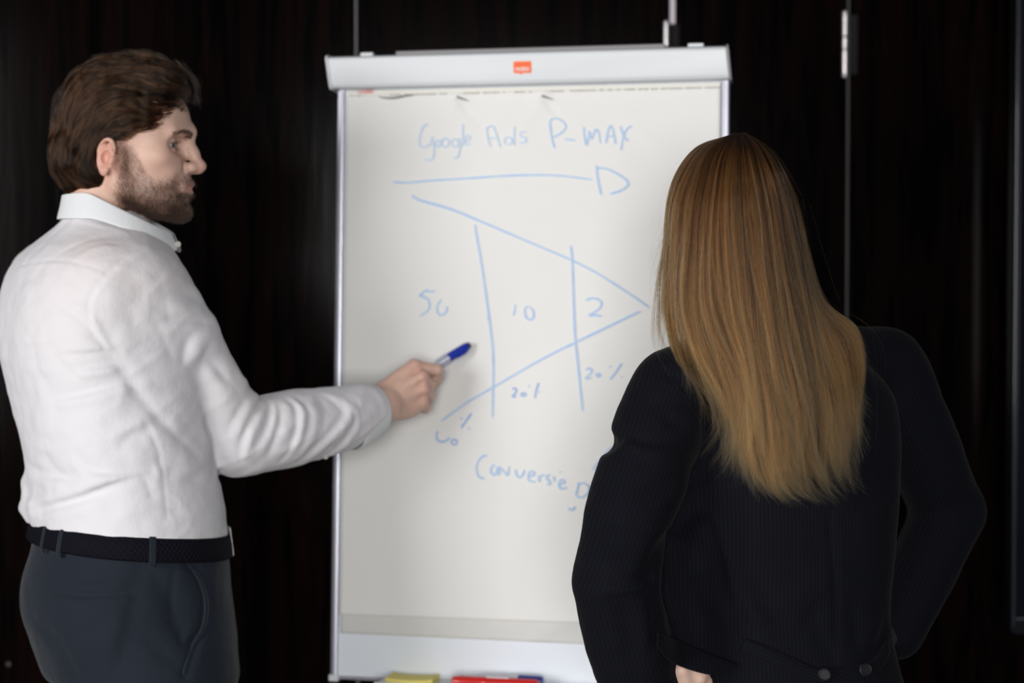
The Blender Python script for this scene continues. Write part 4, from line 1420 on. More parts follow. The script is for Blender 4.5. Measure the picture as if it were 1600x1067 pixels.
# ---- trousers
tf = Field()
hip = [
    trow(780, 204, 2.48, .134, .166, 2.3, 33.5), trow(816, 204, 2.48, .134, .166, 2.3, 33.5), trow(838, 203, 2.48, .138, .170, 2.3, 33.5), trow(862, 202, 2.48, .142, .172, 2.3, 33.5),
    trow(905, 198, 2.48, .150, .178, 2.3, 33.5), trow(950, 200, 2.48, .152, .182, 2.3, 33.5), trow(1000, 210, 2.48, .146, .184, 2.3, 33.5), trow(1060, 222, 2.48, .138, .184, 2.3, 33.5)]
tf.stack(hip, .03)
cth, sth = math.cos(T_YAW), math.sin(T_YAW)
fwd_m, left_m = np.array([cth, sth, 0]), np.array([-sth, cth, 0])
ctr = P(218, 1040, 2.48)
for s in (-1, 1):
    h0 = ctr + left_m * s * .088
    kn = np.array([h0[0], h0[1], .50]) + fwd_m * .02 + left_m * s * .01
    an = np.array([h0[0], h0[1], .085]) + left_m * s * .015 - fwd_m * .01
    tf.chain([h0 + [0, 0, -.0], h0 * .5 + kn * .5 + fwd_m * .008, kn, (kn + an) / 2, an], [.100, .088, .070, .064, .058], .03)
    tf.ell(P(206, 945, 2.48) - fwd_m * .055 + left_m * s * .074, (.078, .078, .092), .03)
tdr = [
    (Z3((440, 1065), (470, 960), (500, 860), (520, 760), (540, 640), (560, 580)), .016, .0040), (Z3((410, 1065), (440, 960), (460, 860), (480, 760)), .02, -.003),
    (Z3((560, 560), (640, 700), (700, 830), (720, 920)), .018, .004), (Z3((240, 880), (330, 870), (430, 830)), .012, .002), (Z3((180, 890), (240, 940), (300, 1060)), .014, .003),
    (Z3((120, 820), (200, 880), (280, 910)), .014, .0025), (Z3((600, 580), (700, 590), (820, 610)), .008, .003), (Z3((560, 880), (620, 940), (690, 1000)), .012, .002),
    (Z3((195, 690), (205, 712), (340, 726), (480, 718), (500, 700)), .0042, .0055, False), (Z3((200, 684), (340, 694), (500, 692)), .0035, -.0022, False), (Z3((205, 735), (340, 742), (500, 736)), .004, -.0016, False),
    (Z3((340, 555), (326, 620), (322, 690)), .003, .0018, False), (Z3((322, 735), (318, 780)), .003, .0018, False),
    (Z3((740, 600), (790, 660), (812, 740), (800, 840), (760, 910)), .006, .006, False), (Z3((680, 620), (670, 740), (680, 850)), .004, .0022),
    (Z3((760, 905), (740, 980), (725, 1040)), .005, .0035, False), (Z3((700, 880), (720, 915), (760, 912)), .004, .003, False), (Z3((530, 830), (640, 820), (700, 830)), .006, .0015),
]
for f_ in tdr:
    p_, w_, a_, t_ = tf.fold(*f_)
    tf.crease(p_, w_, a_ * 1.5, t_)
tf.op('i', lambda q: belt_plane(q, .004), [-3, 0, 0], [3, 5, 1.3], .004)
tf.op('d', lambda q: .0014 * vnoise(q, 16, 4) + .0007 * vnoise(q, 40, 5), [-3, 0, 0], [3, 5, 3], mg=0)
V, Fq = tf.mesh([ctr[0] - .34, ctr[1] - .34, .05], [ctr[0] + .34, ctr[1] + .34, zc(800)], .0048)
V = relax(V, Fq, 1, .4)
M_trous = cloth_mat('slate_blue_twill', srgb(27, 34, 44), .85, 1100, .2, sheen=.12)
trousers = link('trousers', mesh_np('trousers', V, Fq), M_trous, man)
# turned pocket edge standing off the hip
pe = cat(Z3((735, 595), (785, 655), (815, 740), (806, 840), (765, 912), (735, 985), (724, 1035)), 26)
rg = []
for i, (a, b_) in enumerate(pe):
    p = tf.hit(a - 2, b_); q = tf.hit(a - 10, b_)
    t = i / 25; lift = .012 * math.sin(min(1, t * 1.3) * math.pi) ** 1 if t < .77 else 0
    rg.append([p + mm(2, 2, 0), p + mm(1.5, -2, 0) - np.array([0, max(lift, .001), 0]), p + mm(-4, -1, 0) - np.array([0, max(lift, .001) * .8, 0])])
loft_strip('pocket_edge', rg, M_trous, trousers, .0018, sub=1)
# belt and loops, buckle at the front
def belt_pt(a, z_, g):
    q = np.array(hip[1]); r_ = np.interp
    zs = [h_[0] for h_ in hip][::-1]
    vals = [np.interp(z_, zs, [h_[i] for h_ in hip][::-1]) for i in range(1, 7)]
    cx, cy, A, B_, ex, yw = vals
    ca, sa = math.cos(a), math.sin(a)
    rr = 1 / ((abs(ca) / (A + g)) ** ex + (abs(sa) / (B_ + g)) ** ex) ** (1 / ex)
    x, y = rr * ca, rr * sa
    q = np.array([[cx + x * math.cos(yw) - y * math.sin(yw), cy + x * math.sin(yw) + y * math.cos(yw), z_]])
    q[0, 2] += BELT_C[2] + TILT * ((q[0, 0] - BELT_C[0]) * math.cos(T_YAW) + (q[0, 1] - BELT_C[1]) * math.sin(T_YAW)) - zbm
    return q[0]
zbm = BELT_C[2]
zb0, zb1 = BELT_C[2] - .0165, BELT_C[2] + .0165
rings = []
for t, g in ((0, .004), (.08, .0062), (.5, .0066), (.92, .0062), (1, .004)):
    rings.append([belt_pt(a, zb0 + (zb1 - zb0) * t, g) for a in np.linspace(0, 2 * math.pi, 97)[:-1]])
def belt_mat():
    m, nt, b = new_mat('braided_navy_belt')
    tc = N(nt, 'ShaderNodeTexCoord')
    w1 = N(nt, 'ShaderNodeTexWave', bands_direction='DIAGONAL'); w1.inputs['Scale'].default_value = 60; w1.inputs['Distortion'].default_value = .5
    mp = N(nt, 'ShaderNodeMapping'); mp.inputs['Scale'].default_value = (1, 1, -1)
    w2 = N(nt, 'ShaderNodeTexWave', bands_direction='DIAGONAL'); w2.inputs['Scale'].default_value = 60
    nt.links.new(tc.outputs['Object'], w1.inputs['Vector']); nt.links.new(tc.outputs['Object'], mp.inputs['Vector']); nt.links.new(mp.outputs[0], w2.inputs['Vector'])
    ad = N(nt, 'ShaderNodeMath', operation='MULTIPLY'); nt.links.new(w1.outputs['Fac'], ad.inputs[0]); nt.links.new(w2.outputs['Fac'], ad.inputs[1])
    bp = N(nt, 'ShaderNodeBump'); bp.inputs['Strength'].default_value = .6; bp.inputs['Distance'].default_value = .0015
    nt.links.new(ad.outputs[0], bp.inputs['Height']); nt.links.new(bp.outputs[0], b.inputs['Normal'])
    b.inputs['Base Color'].default_value = (.0045, .0042, .0085, 1); b.inputs['Roughness'].default_value = .85; b.inputs['Specular IOR Level'].default_value = .12
    return m
belt = loft_strip('belt', rings, belt_mat(), trousers, .003, closed=True, sub=0)
def az_of(px_):
    best = None
    for a in np.linspace(0, 2 * math.pi, 721):
        p = belt_pt(a, (zb0 + zb1) / 2, .01); v = p - CAM; d = v @ FWD
        x = 800 + F_PX * (v @ RGT) / d
        if d < 2.48 and (best is None or abs(x - px_) < best[0]): best = (abs(x - px_), a)
    return best[1]
for px_ in (240, 92, 66):
    a = az_of(px_)
    rg = []
    for t in (-.28, -.2, 0, .3, .6, .95, 1.1, 1.16):
        g = .0085 if -.1 < t < 1.05 else .004
        zz = zb0 + (zb1 - zb0) * t
        rg.append([belt_pt(a + o_, zz, g) for o_ in (-.030, -.012, .012, .030)])
    loft_strip('belt_loop', rg, M_trous, trousers, .0022, sub=1)
bk_ = MB()
for a in (-.36, -.12):
    bk_.tube([belt_pt(a, zb0 - .004, .011), belt_pt(a, zb1 + .006, .011)], .0026, 8)
for zz in (zb0 - .004, zb1 + .006):
    bk_.tube([belt_pt(a, zz, .011) for a in (-.36, -.28, -.2, -.12)], .0024, 8)
bk_.build('buckle', M_steel, belt, smooth=True)
# shoes
M_shoe = simple('black_leather', (.012, .011, .011, 1), .35, bump=.1)
for s in (-1, 1):
    h0 = ctr + left_m * s * .105
    g = Field()
    a0_ = np.array([h0[0], h0[1], .05]) - fwd_m * .06
    g.chain([a0_, a0_ + fwd_m * .09, a0_ + fwd_m * .19 + [0, 0, -.012]], [.046, .044, .036], .02)
    g.chain([a0_ + fwd_m * .03 + [0, 0, .01], a0_ + fwd_m * .03 + [0, 0, .07]], [.046, .05], .02)
    g.op('i', lambda q: .004 - q[:, 2], [-3, 0, 0], [3, 5, .3], .004)
    Vs, Fs = g.mesh(a0_ - [.35, .35, .06], a0_ + [.35, .35, .14], .006)
    sh = link('shoe', mesh_np('shoe', Vs, Fs), M_shoe, man)

# ---- marker in his hand
pa, pb = pen_a, pen_b
bl_ = marker('marker_pen', pa, pb, .0082, (M_whitep, M_blue, M_blue), 'white marker with bright blue cap held in the man\'s hand', .70)
axp = (pb - pa) / np.linalg.norm(pb - pa)
brl = [o for o in bl_.children if o.name.startswith('barrel')][0]
MB().tube([pb - axp * .002, pb + axp * .003], [.0062, .005], 14).build('cap_plug', simple('dark_plug', (.03, .03, .035, 1), .5), bl_, smooth=True)
Lp = np.linalg.norm(pb - pa)
for k in range(7):
    a = 2 * math.pi * k / 7 + .2
    s1 = np.cross(axp, [0, 0, 1]); s1 /= np.linalg.norm(s1); s2 = np.cross(axp, s1)
    o_ = (s1 * math.cos(a) + s2 * math.sin(a)) * .0080
    MB().tube([pa + axp * Lp * (.46 + .03 * (k % 3)) + o_, pa + axp * Lp * .685 + o_], [.0004, .0011], 6).build('blue_print', M_blued, brl)
# ---------------------------------------------------------------- hair
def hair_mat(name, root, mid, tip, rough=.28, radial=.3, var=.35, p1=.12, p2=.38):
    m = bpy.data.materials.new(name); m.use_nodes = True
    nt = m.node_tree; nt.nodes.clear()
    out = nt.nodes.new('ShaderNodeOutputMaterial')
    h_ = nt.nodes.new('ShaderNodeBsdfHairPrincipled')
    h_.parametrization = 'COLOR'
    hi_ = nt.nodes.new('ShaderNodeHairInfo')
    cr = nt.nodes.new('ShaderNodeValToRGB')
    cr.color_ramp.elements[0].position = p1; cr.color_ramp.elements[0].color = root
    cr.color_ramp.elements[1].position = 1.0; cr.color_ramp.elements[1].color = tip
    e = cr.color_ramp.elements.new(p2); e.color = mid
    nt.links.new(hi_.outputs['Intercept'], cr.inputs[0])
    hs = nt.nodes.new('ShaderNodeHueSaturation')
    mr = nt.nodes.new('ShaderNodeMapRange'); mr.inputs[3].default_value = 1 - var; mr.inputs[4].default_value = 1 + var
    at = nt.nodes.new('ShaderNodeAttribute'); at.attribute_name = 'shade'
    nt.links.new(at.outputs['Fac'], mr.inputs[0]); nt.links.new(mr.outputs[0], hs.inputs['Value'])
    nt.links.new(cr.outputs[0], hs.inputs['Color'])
    nt.links.new(hs.outputs[0], h_.inputs['Color'])
    h_.inputs['IOR'].default_value = 1.36
    h_.inputs['Roughness'].default_value = rough
    h_.inputs['Radial Roughness'].default_value = radial
    nt.links.new(h_.outputs[0], out.inputs['Surface'])
    return m


def hair_obj(name, strands, rad, mat, parent, shade=None, kind='stuff', taper=.25):
    """strands: (n, k, 3) array -> one native hair curves object"""
    n, k, _ = strands.shape
    cu = bpy.data.hair_curves.new(name)
    cu.add_curves([k] * n)
    cu.position_data.foreach_set('vector', strands.astype(np.float32).ravel()) if hasattr(cu, 'position_data') else None
    r = np.tile(np.interp(np.linspace(0, 1, k), [0, .1, .7, 1], [.8, 1, .9, taper]), (n, 1)) * rad
    a = cu.attributes.get('radius') or cu.attributes.new('radius', 'FLOAT', 'POINT')
    a.data.foreach_set('value', r.astype(np.float32).ravel())
    s = cu.attributes.new('shade', 'FLOAT', 'CURVE')
    s.data.foreach_set('value', (rng.random(n) if shade is None else shade).astype(np.float32))
    cu.materials.append(mat)
    o = bpy.data.objects.new(name, cu); COL.objects.link(o)
    if parent is not None:
        o.parent = parent; o.matrix_parent_inverse = parent.matrix_world.inverted()
    if kind: o['kind'] = kind
    return o


# ---- the man's swept-back hair: strands combed over a shell, in head-local mm
def hz(zx, zy):   # point of the profile drawing -> head-local (x, z)
    near = np.clip((zy - 80) / 250, 0, 1) * np.clip((900 - zx) / 200, 0, 1) * .078       # the side of the head is nearer than its mid-line
    q = Hi(P(40 + zx / 3.1375, 60 + zy / 3.1375, MD - near))
    return np.array([q[0], q[2]])


def shell(q):     # q in local mm
    def el(c, r):
        v = (q - np.array(c)) / np.array(r); k0 = np.linalg.norm(v, axis=1); k1 = np.linalg.norm(v / np.array(r), axis=1) + 1e-9
        return k0 * (k0 - 1) / k1
    d = el((-6, 0, 50), (112, 84, 96))
    d = smin(d, el((62, 0, 96), (44, 58, 40)), 22)
    d = smin(d, el((-60, 0, -12), (58, 78, 58)), 20)
    d = smin(d, el((-40, 0, -40), (40, 70, 32)), 12)
    return d + 3.0 * vnoise(q, .035, 21) + 1.5 * vnoise(q * [1, 1, .6], .09, 22)


gx = np.arange(-130, 131, 4.0); gz = np.arange(-84, 165, 4.0)
GX, GZ = np.meshgrid(gx, gz, indexing='ij')
ys = np.arange(-112, 2, 3.0)
pts = np.stack(np.broadcast_arrays(GX[..., None], ys, GZ[..., None]), -1).reshape(-1, 3)
sd_ = shell(pts).reshape(len(gx), len(gz), len(ys))
inside = sd_ < 0
first = np.argmax(inside, -1); has = inside.any(-1)
f0 = np.take_along_axis(sd_, np.maximum(first - 1, 0)[..., None], -1)[..., 0]; f1 = np.take_along_axis(sd_, first[..., None], -1)[..., 0]
HYM = ys[first] - 3.0 * np.clip(-f1 / (f0 - f1 + 1e-9), 0, 1)
HYM = np.where(has, HYM, 0.0)
def ymap(x, z):
    i = np.clip((x - gx[0]) / 4.0, 0, len(gx) - 1.001); j = np.clip((z - gz[0]) / 4.0, 0, len(gz) - 1.001)
    a, b = i.astype(int), j.astype(int); u, v = i - a, j - b
    return HYM[a, b] * (1 - u) * (1 - v) + HYM[a + 1, b] * u * (1 - v) + HYM[a, b + 1] * (1 - u) * v + HYM[a + 1, b + 1] * u * v
def inhair(x, z):
    i = np.clip(np.round((x - gx[0]) / 4.0).astype(int), 0, len(gx) - 1); j = np.clip(np.round((z - gz[0]) / 4.0).astype(int), 0, len(gz) - 1)
    return has[i, j]
flow_lines = [
    [(850, 330), (840, 250), (780, 180), (660, 120), (520, 90), (400, 110), (280, 170), (180, 280), (120, 400)],
    [(800, 300), (760, 240), (680, 190), (560, 160), (430, 165), (320, 210), (230, 300), (160, 420), (120, 540)],
    [(780, 290), (720, 270), (620, 240), (500, 220), (400, 240), (310, 300), (230, 400), (170, 520), (140, 620)],
    [(760, 310), (700, 320), (610, 330), (520, 310), (440, 310), (360, 350), (290, 430), (230, 530), (190, 640), (200, 720)],
    [(750, 330), (700, 370), (620, 390), (540, 380), (460, 390), (390, 420), (320, 480), (270, 570), (250, 660), (300, 740)],
    [(700, 395), (620, 428), (540, 440), (470, 470), (400, 480), (345, 510), (315, 580), (325, 640), (370, 690), (425, 665)],
    [(110, 480), (110, 580), (130, 680), (170, 760), (210, 775)], [(180, 560), (180, 650), (210, 720), (290, 770)],
    [(320, 560), (310, 640), (350, 700), (410, 690)], [(260, 600), (270, 690), (330, 750), (380, 735)],
]
FP, FT = [], []
for L_ in flow_lines:
    q = cat(np.array([hz(*p) for p in L_]), 40)
    t = np.gradient(q, axis=0); t /= np.linalg.norm(t, axis=1)[:, None]
    FP.append(q); FT.append(t)
FP, FT = np.vstack(FP), np.vstack(FT)
def flow(p):
    d2 = ((p[:, None, :] - FP[None]) ** 2).sum(-1)
    w_ = 1 / (d2 + 16) ** 2
    t = (w_[..., None] * FT[None]).sum(1)
    return t / (np.linalg.norm(t, axis=1)[:, None] + 1e-9)
# hair region in the profile: polygon
hpoly = np.array([hz(*p) for p in [(850, 330), (845, 250), (780, 160), (650, 100), (480, 75), (330, 110), (210, 210), (130, 350), (95, 520), (110, 650), (160, 765), (300, 765),
                                   (355, 745), (430, 668), (400, 640), (345, 590), (338, 530), (375, 495), (430, 492), (480, 488), (530, 455), (620, 432), (700, 402), (760, 340), (785, 305), (812, 330)]])
def inpoly(p):
    c_ = np.zeros(len(p), bool); n = len(hpoly); j = n - 1
    for i in range(n):
        xi, yi = hpoly[i]; xj, yj = hpoly[j]
        c_ ^= ((yi > p[:, 1]) != (yj > p[:, 1])) & (p[:, 0] < (xj - xi) * (p[:, 1] - yi) / (yj - yi + 1e-12) + xi)
        j = i
    return c_
def comb(n_lock, per, seed, K=18, side=-1):
    """locks: each a tapering bundle of strands following one combed path"""
    g = np.random.default_rng(seed)
    p = g.uniform([-122, -74], [125, 150], (n_lock * 3, 2)); p = p[inpoly(p)][:n_lock]
    m = len(p)
    ang0 = .30 * vnoise(np.c_[p, np.zeros(m)], .05, seed + 3) + .23 * g.normal(size=m)
    step = g.uniform(2.8, 5.4, m)
    path = np.empty((m, K, 2)); path[:, 0] = p
    q = p.copy(); ph = g.uniform(0, 6, m)
    for k in range(1, K):
        t = flow(q)
        a_ = ang0 * (1 - .5 * k / K) + .20 * np.sin(k * .42 + ph)
        ca, sa = np.cos(a_), np.sin(a_)
        t = np.stack([t[:, 0] * ca - t[:, 1] * sa, t[:, 0] * sa + t[:, 1] * ca], 1)
        q2 = q + t * step[:, None]
        ok = inpoly(q2) | (g.random(m) < .10)
        q = np.where(ok[:, None], q2, q + t * step[:, None] * .2)
        path[:, k] = q
    T = np.gradient(path, axis=1); T /= np.linalg.norm(T, axis=2, keepdims=True) + 1e-9
    Nn = np.stack([-T[..., 1], T[..., 0]], -1)
    lay = g.random(m) ** 1.5; shade = g.random(m)
    ix = np.repeat(np.arange(m), per); n = len(ix)
    o = g.normal(size=n) * .9
    sig = 3.6
    wid = np.interp(np.linspace(0, 1, K), [0, .3, .8, 1], [1.0, 1.15, .75, .35])
    xy = path[ix] + Nn[ix] * (o[:, None] * sig * wid[None])[..., None] + T[ix] * (g.normal(size=n) * 4)[:, None, None]
    xy = xy + .5 * np.cumsum(g.normal(size=(n, K, 2)), axis=1) * .35
    lift = 4.8 * (1 - .45 * o ** 2)[:, None] * np.sin(np.linspace(.15, 1, K) * math.pi * .75)[None] + g.normal(size=n)[:, None] * .5
    y = -np.maximum(np.abs(np.minimum(ymap(xy[..., 0], xy[..., 1]), 0)) - 2.2 - 8.0 * lay[ix][:, None] + lift, 0)
    loc = np.stack([xy[..., 0], y if side < 0 else -y, xy[..., 1]], -1)
    sh = np.clip(shade[ix] * .85 + .08 + .50 * vnoise(np.c_[o * 3.0, ix * 7.31, ix * 0.0], 1.0, seed + 40) - .10 * np.abs(o), 0, 1)
    return HO + (loc * .001) @ HR.T, sh


hf = Field()
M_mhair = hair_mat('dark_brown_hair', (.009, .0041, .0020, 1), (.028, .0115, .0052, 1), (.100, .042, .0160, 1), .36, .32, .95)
M_core = simple('dark_hair_base', (.012, .0068, .0045, 1), .6, bump=.4, bscale=300)
def cap_region(x, z):
    hx = np.interp(z, [-80, -68, -50, -36, -20, 0, 12, 20, 27, 40, 55, 70, 82, 92, 160], [-40, -34, -22, -24, -34, -34, -32, -8, 24, 52, 68, 82, 92, 98, 98])
    return x - hx
hf.op('u', lambda q: np.maximum(shell(Hi(q)) + 7, cap_region(Hi(q)[:, 0], Hi(q)[:, 2])) * .001, H(-130, -100, -90), H(130, 100, 165), .001, .1)
lo_ = np.minimum(H(-130, -110, -90), H(130, 110, 165)) - .02; hi_ = np.maximum(H(-130, -110, -90), H(130, 110, 165)) + .02
V, Fq = hf.mesh(lo_, hi_, .004)
V = relax(V, Fq, 3, .5)
mhair = link('hair', mesh_np('hair', V, Fq), M_core, man)
S1, A1 = comb(760, 26, 11)
S2, A2 = comb(260, 18, 12)
S3, A3 = comb(300, 18, 13, side=1)
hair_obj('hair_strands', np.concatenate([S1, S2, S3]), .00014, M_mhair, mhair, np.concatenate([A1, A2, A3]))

# ---- beard, brows and lashes grown from the skin
bv = me_body_V = None
def grow(name, mask_w, n, length, dirfn, rad, mat, parent, seed, K=5):
    g = np.random.default_rng(seed)
    Vb = np.array([v.co for v in mbody.data.vertices]) if not hasattr(grow, 'V') else grow.V
    if not hasattr(grow, 'V'):
        grow.V = Vb
        nn = np.empty(len(Vb) * 3, np.float32); mbody.data.vertices.foreach_get('normal', nn); grow.N = nn.reshape(-1, 3).astype(float)
        grow.L = Hi(Vb)
    w_ = mask_w(grow.L)
    w_ = np.clip(w_, 0, None); w_ = w_ / w_.sum()
    ix = g.choice(len(Vb), n, p=w_)
    base = grow.V[ix] + g.normal(size=(n, 3)) * .0011
    nr = grow.N[ix]
    base = base - nr * (((base - grow.V[ix]) * nr).sum(1))[:, None]
    dloc = dirfn(grow.L[ix], g)
    dw = dloc @ HR.T
    L_ = g.uniform(length[0], length[1], n)
    t = np.linspace(0, 1, K)[None, :, None]
    st = base[:, None] + (nr[:, None] * (.45 - .35 * t) + dw[:, None] * (.5 + .5 * t)) * t * L_[:, None, None]
    return hair_obj(name, st, rad, mat, parent)


M_beard = hair_mat('brown_beard', (.014, .007, .0045, 1), (.022, .011, .007, 1), (.045, .023, .014, 1), .3, .35, .6)
def bmask(L):
    ay = np.abs(L[:, 1])
    w_ = beard_w(L[:, 0], ay, L[:, 2]) * ((L[:, 2] > -122) & (L[:, 2] < 20) & (ay < 85) & (L[:, 0] > -4))
    return w_ * (.35 + .65 * np.clip((-L[:, 2] - 40) / 50, 0, 1)) * np.where(L[:, 1] < 12, 1, .5)
def bdir(L, g):
    d = np.stack([.15 + .3 * (L[:, 0] > 95) + .25 * np.sin(L[:, 2] * .1), np.sign(L[:, 1]) * .1, -.9 + 0 * L[:, 0]], 1) + g.normal(size=L.shape) * .35
    return d / np.linalg.norm(d, axis=1)[:, None]
grow('beard', bmask, 8000, (.0035, .0080), bdir, .00011, M_beard, man, 31)
def browmask(L):
    ay = np.abs(L[:, 1]); x, z = L[:, 0], L[:, 2]
    t = np.clip((ay - 12) / 36, 0, 1)
    zc_ = 21 + 5.5 * np.sin(t * 2.2) - 3.5 * np.maximum(t - .65, 0) / .35
    th = 4.2 - 2.2 * t
    return np.exp(-((z - zc_) / th) ** 4) * ((ay > 10) & (ay < 50) & (x > 60)) * (1 - .4 * t)
def browdir(L, g):
    s = np.sign(L[:, 1]); t = np.clip((np.abs(L[:, 1]) - 12) / 36, 0, 1)
    d = np.stack([-.6 + 0 * t, s * .9, .5 - .9 * t], 1) + g.normal(size=L.shape) * .12
    return d / np.linalg.norm(d, axis=1)[:, None]
grow('eyebrow', browmask, 900, (.006, .010), browdir, .00013, M_beard, man, 32)
lash = []
g = np.random.default_rng(5)
for s in (-1, 1):
    ec = np.array([75.5, s * 31, 4.5])
    for t in np.linspace(-1.15, 1.15, 46):
        a_ = s * t * .9 + s * .18
        for up, ang, ln in ((1, 19, 7.5), (-1, -17, 4.5)):
            d0 = np.array([math.cos(a_) , math.sin(a_), 0]); 
            ph = math.radians(ang)
            b0 = ec + 14.2 * np.array([d0[0] * math.cos(ph), d0[1], d0[0] * math.sin(ph)])
            tt = np.linspace(0, 1, 5)[:, None]
            dr = np.array([d0[0], d0[1] * 1.1, up * .25]); dr /= np.linalg.norm(dr)
            lash.append(b0 + dr * ln * tt + np.array([0, 0, up * 2.0]) * tt ** 2 + g.normal(size=3) * .4 * tt)
lash = HO + (np.array(lash) * .001) @ HR.T
hair_obj('eyelashes', lash, .00007, M_beard, man)
# ---------------------------------------------------------------- the woman, seen from behind
WY_AW = math.radians(108)
MAN_FRAME = (HO.copy(), HR.copy())
HO = P(1147, 352, 2.160)
HR = rotz(math.radians(104))          # turned a little to the left
HS = .93                              # a slightly smaller head
HRn = HR


def wrow(y, x, d, a, b, ex=2.3, yaw=106):
    p = P(x, y, d)
    return (p[2], p[0], p[1], a, b, ex, math.radians(yaw))


w_rows = [
    wrow(540, 1192, 2.20, .050, .066, 2.0), wrow(562, 1198, 2.20, .078, .125, 2.1), wrow(600, 1206, 2.20, .098, .165, 2.3),
    wrow(660, 1214, 2.21, .108, .174, 2.4), wrow(760, 1222, 2.21, .110, .166, 2.4), wrow(860, 1226, 2.20, .102, .156, 2.3),
    wrow(960, 1226, 2.20, .100, .150, 2.2), wrow(1040, 1228, 2.20, .108, .160, 2.2), wrow(1120, 1232, 2.20, .122, .178, 2.2), wrow(1270, 1232, 2.20, .135, .192, 2.2)]
wl_sh, wl_el, wl_wr = P(1050, 610, 2.12), P(952, 900, 2.03), P(1006, 1072, 2.08)
wr_sh, wr_el, wr_wr = P(1385, 572, 2.33), P(1482, 800, 2.40), P(1400, 985, 2.36)

wf = Field()
_ell0 = Field.ell
head_field(wf)
wf.chain([H(-24, 0, -30), H(-30, 0, -80), P(1192, 560, 2.20)], [.047, .046, .052], .02)
wf.chain([P(1192, 560, 2.20), P(1214, 680, 2.21), P(1226, 900, 2.20), P(1230, 1050, 2.20)], [.052, .075, .075, .085], .03)
wf.chain([wl_sh, P(1198, 575, 2.2), wr_sh], [.036, .045, .036], .03)
for a_, b_, c_ in ((wl_sh, wl_el, wl_wr), (wr_sh, wr_el, wr_wr)):
    wf.chain([a_, (a_ + b_) / 2, b_], [.042, .038, .034], .02)
    wf.chain([b_, (b_ + c_) / 2, c_], [.034, .034, .024], .012)
wlm = [P(1064 + 5 * i, 1046 + 13 * i, 2.062 + .004 * i) for i in range(4)]
wlf = [[m + mm(30, 14, -8), m + mm(44, 34, -14), m + mm(50, 52, -20)] for m in wlm]
hand(wf, P(1022, 1056, 2.078), wlm, wlf, [P(1036, 1050, 2.076), P(1050, 1044, 2.074), P(1072, 1048, 2.072), P(1094, 1060, 2.070)], .92)
wrm = [wr_wr + mm(-52, 6 + 2 * i, -20 - 15 * i) for i in range(4)]
wrf = [[m + mm(-24, 22, -6), m + mm(-28, 44, -10), m + mm(-26, 60, -14)] for m in wrm]
hand(wf, wr_wr + mm(-6, 0, -4), wrm, wrf, [wr_wr + mm(-16, 10, 6), wr_wr + mm(-34, 22, 12), wr_wr + mm(-50, 30, 10), wr_wr + mm(-66, 40, 2)], .9)
q_ = np.array([wl_el, wr_el, H(140, 0, 140), P(1230, 1140, 2.0), P(1500, 400, 2.5), P(1030, 1090, 2.0)])
wlo, whi = q_.min(0) - .1, q_.max(0) + .1
V, Fq = wf.mesh(wlo, whi, .0042)
hv = Hi(V)
c, blob = skin_cols(V, hv, (.68, .46, .37), (.5, .2, .17), (.66, .36, .29))
me = mesh_np('body', V, Fq); color_attr(me, 'tone', np.clip(c, 0, 1))
wfoot = P(1228, 1000, 2.2)
woman = empty('person', (wfoot[0], wfoot[1], 0), 'woman with long brown hair in a dark pinstriped jacket, hands on hips, back turned', 'person')
wbody = link('body', me, M_skin, woman)
for s in (-1, 1):
    ec = H(75.5, s * 31, 8)
    bm = bmesh.new(); bmesh.ops.create_uvsphere(bm, u_segments=20, v_segments=14, radius=.0113); bm.transform(Matrix.Translation(Vector(ec)))
    em = bpy.data.meshes.new('eyeball'); bm.to_mesh(em); bm.free()
    em.polygons.foreach_set('use_smooth', np.ones(len(em.polygons), bool))
    eo = link('eyeball', em, M_sclera, woman)
    lk = HRn @ np.array([1, 0, 0]); a = np.cross(lk, [0, 0, 1]); b_ = np.cross(a, lk)
    Vd = [ec + lk * .0116] + [ec + lk * .0102 + .0055 * (math.cos(t) * a + math.sin(t) * b_) for t in np.linspace(0, 2 * math.pi, 17)[:-1]]
    MB().add(Vd, [(0, 1 + k, 1 + (k + 1) % 16) for k in range(16)]).build('iris', M_iris, eo, smooth=True)

# ---- jacket
jf = Field()
jf.stack(w_rows, .03)
jf.chain([P(1105, 566, 2.16), wl_sh + mm(4, 4, 4), wl_sh + (wl_el - wl_sh) * .2], [.042, .050, .054], .035)
jf.chain([wl_sh, wl_sh + (wl_el - wl_sh) * .35 + mm(-2, 0, 4), wl_sh + (wl_el - wl_sh) * .7, wl_el + mm(8, 0, 0)], [.054, .058, .058, .054], .014)
jf.chain([wl_el + mm(8, 0, 0), (wl_el + wl_wr) / 2 + mm(-2, 0, -2), wl_wr + mm(-4, 0, 0)], [.054, .056, .050], .012)
jf.chain([P(1120, 720, 2.16), P(1078, 860, 2.13), P(1070, 980, 2.13), P(1075, 1100, 2.13)], [.035, .056, .058, .060], .03)
jf.chain([P(1300, 556, 2.27), wr_sh, wr_sh + (wr_el - wr_sh) * .2], [.045, .052, .054], .035)
jf.chain([wr_sh, wr_sh + (wr_el - wr_sh) * .5, wr_el], [.055, .058, .052], .014)
jf.chain([wr_el, (wr_el + wr_wr) / 2, wr_wr], [.053, .050, .042], .012)
jf.ell(P(949, 692, 2.09), (.012, .04, .012), .012, 's')
Z9 = lambda *p: [(860 + x / 2.0236, 540 + y / 2.0236) for x, y in p]
Z10 = lambda *p: [(1100 + x / 3.2, 760 + y / 3.2) for x, y in p]
jf.op('d', lambda q: .0016 * vnoise(q, 15, 41) + .0008 * vnoise(q * [1, 1, 1.3], 42, 42), [-3, 0, 0], [3, 5, 3], mg=0)
jk_ = 1.5
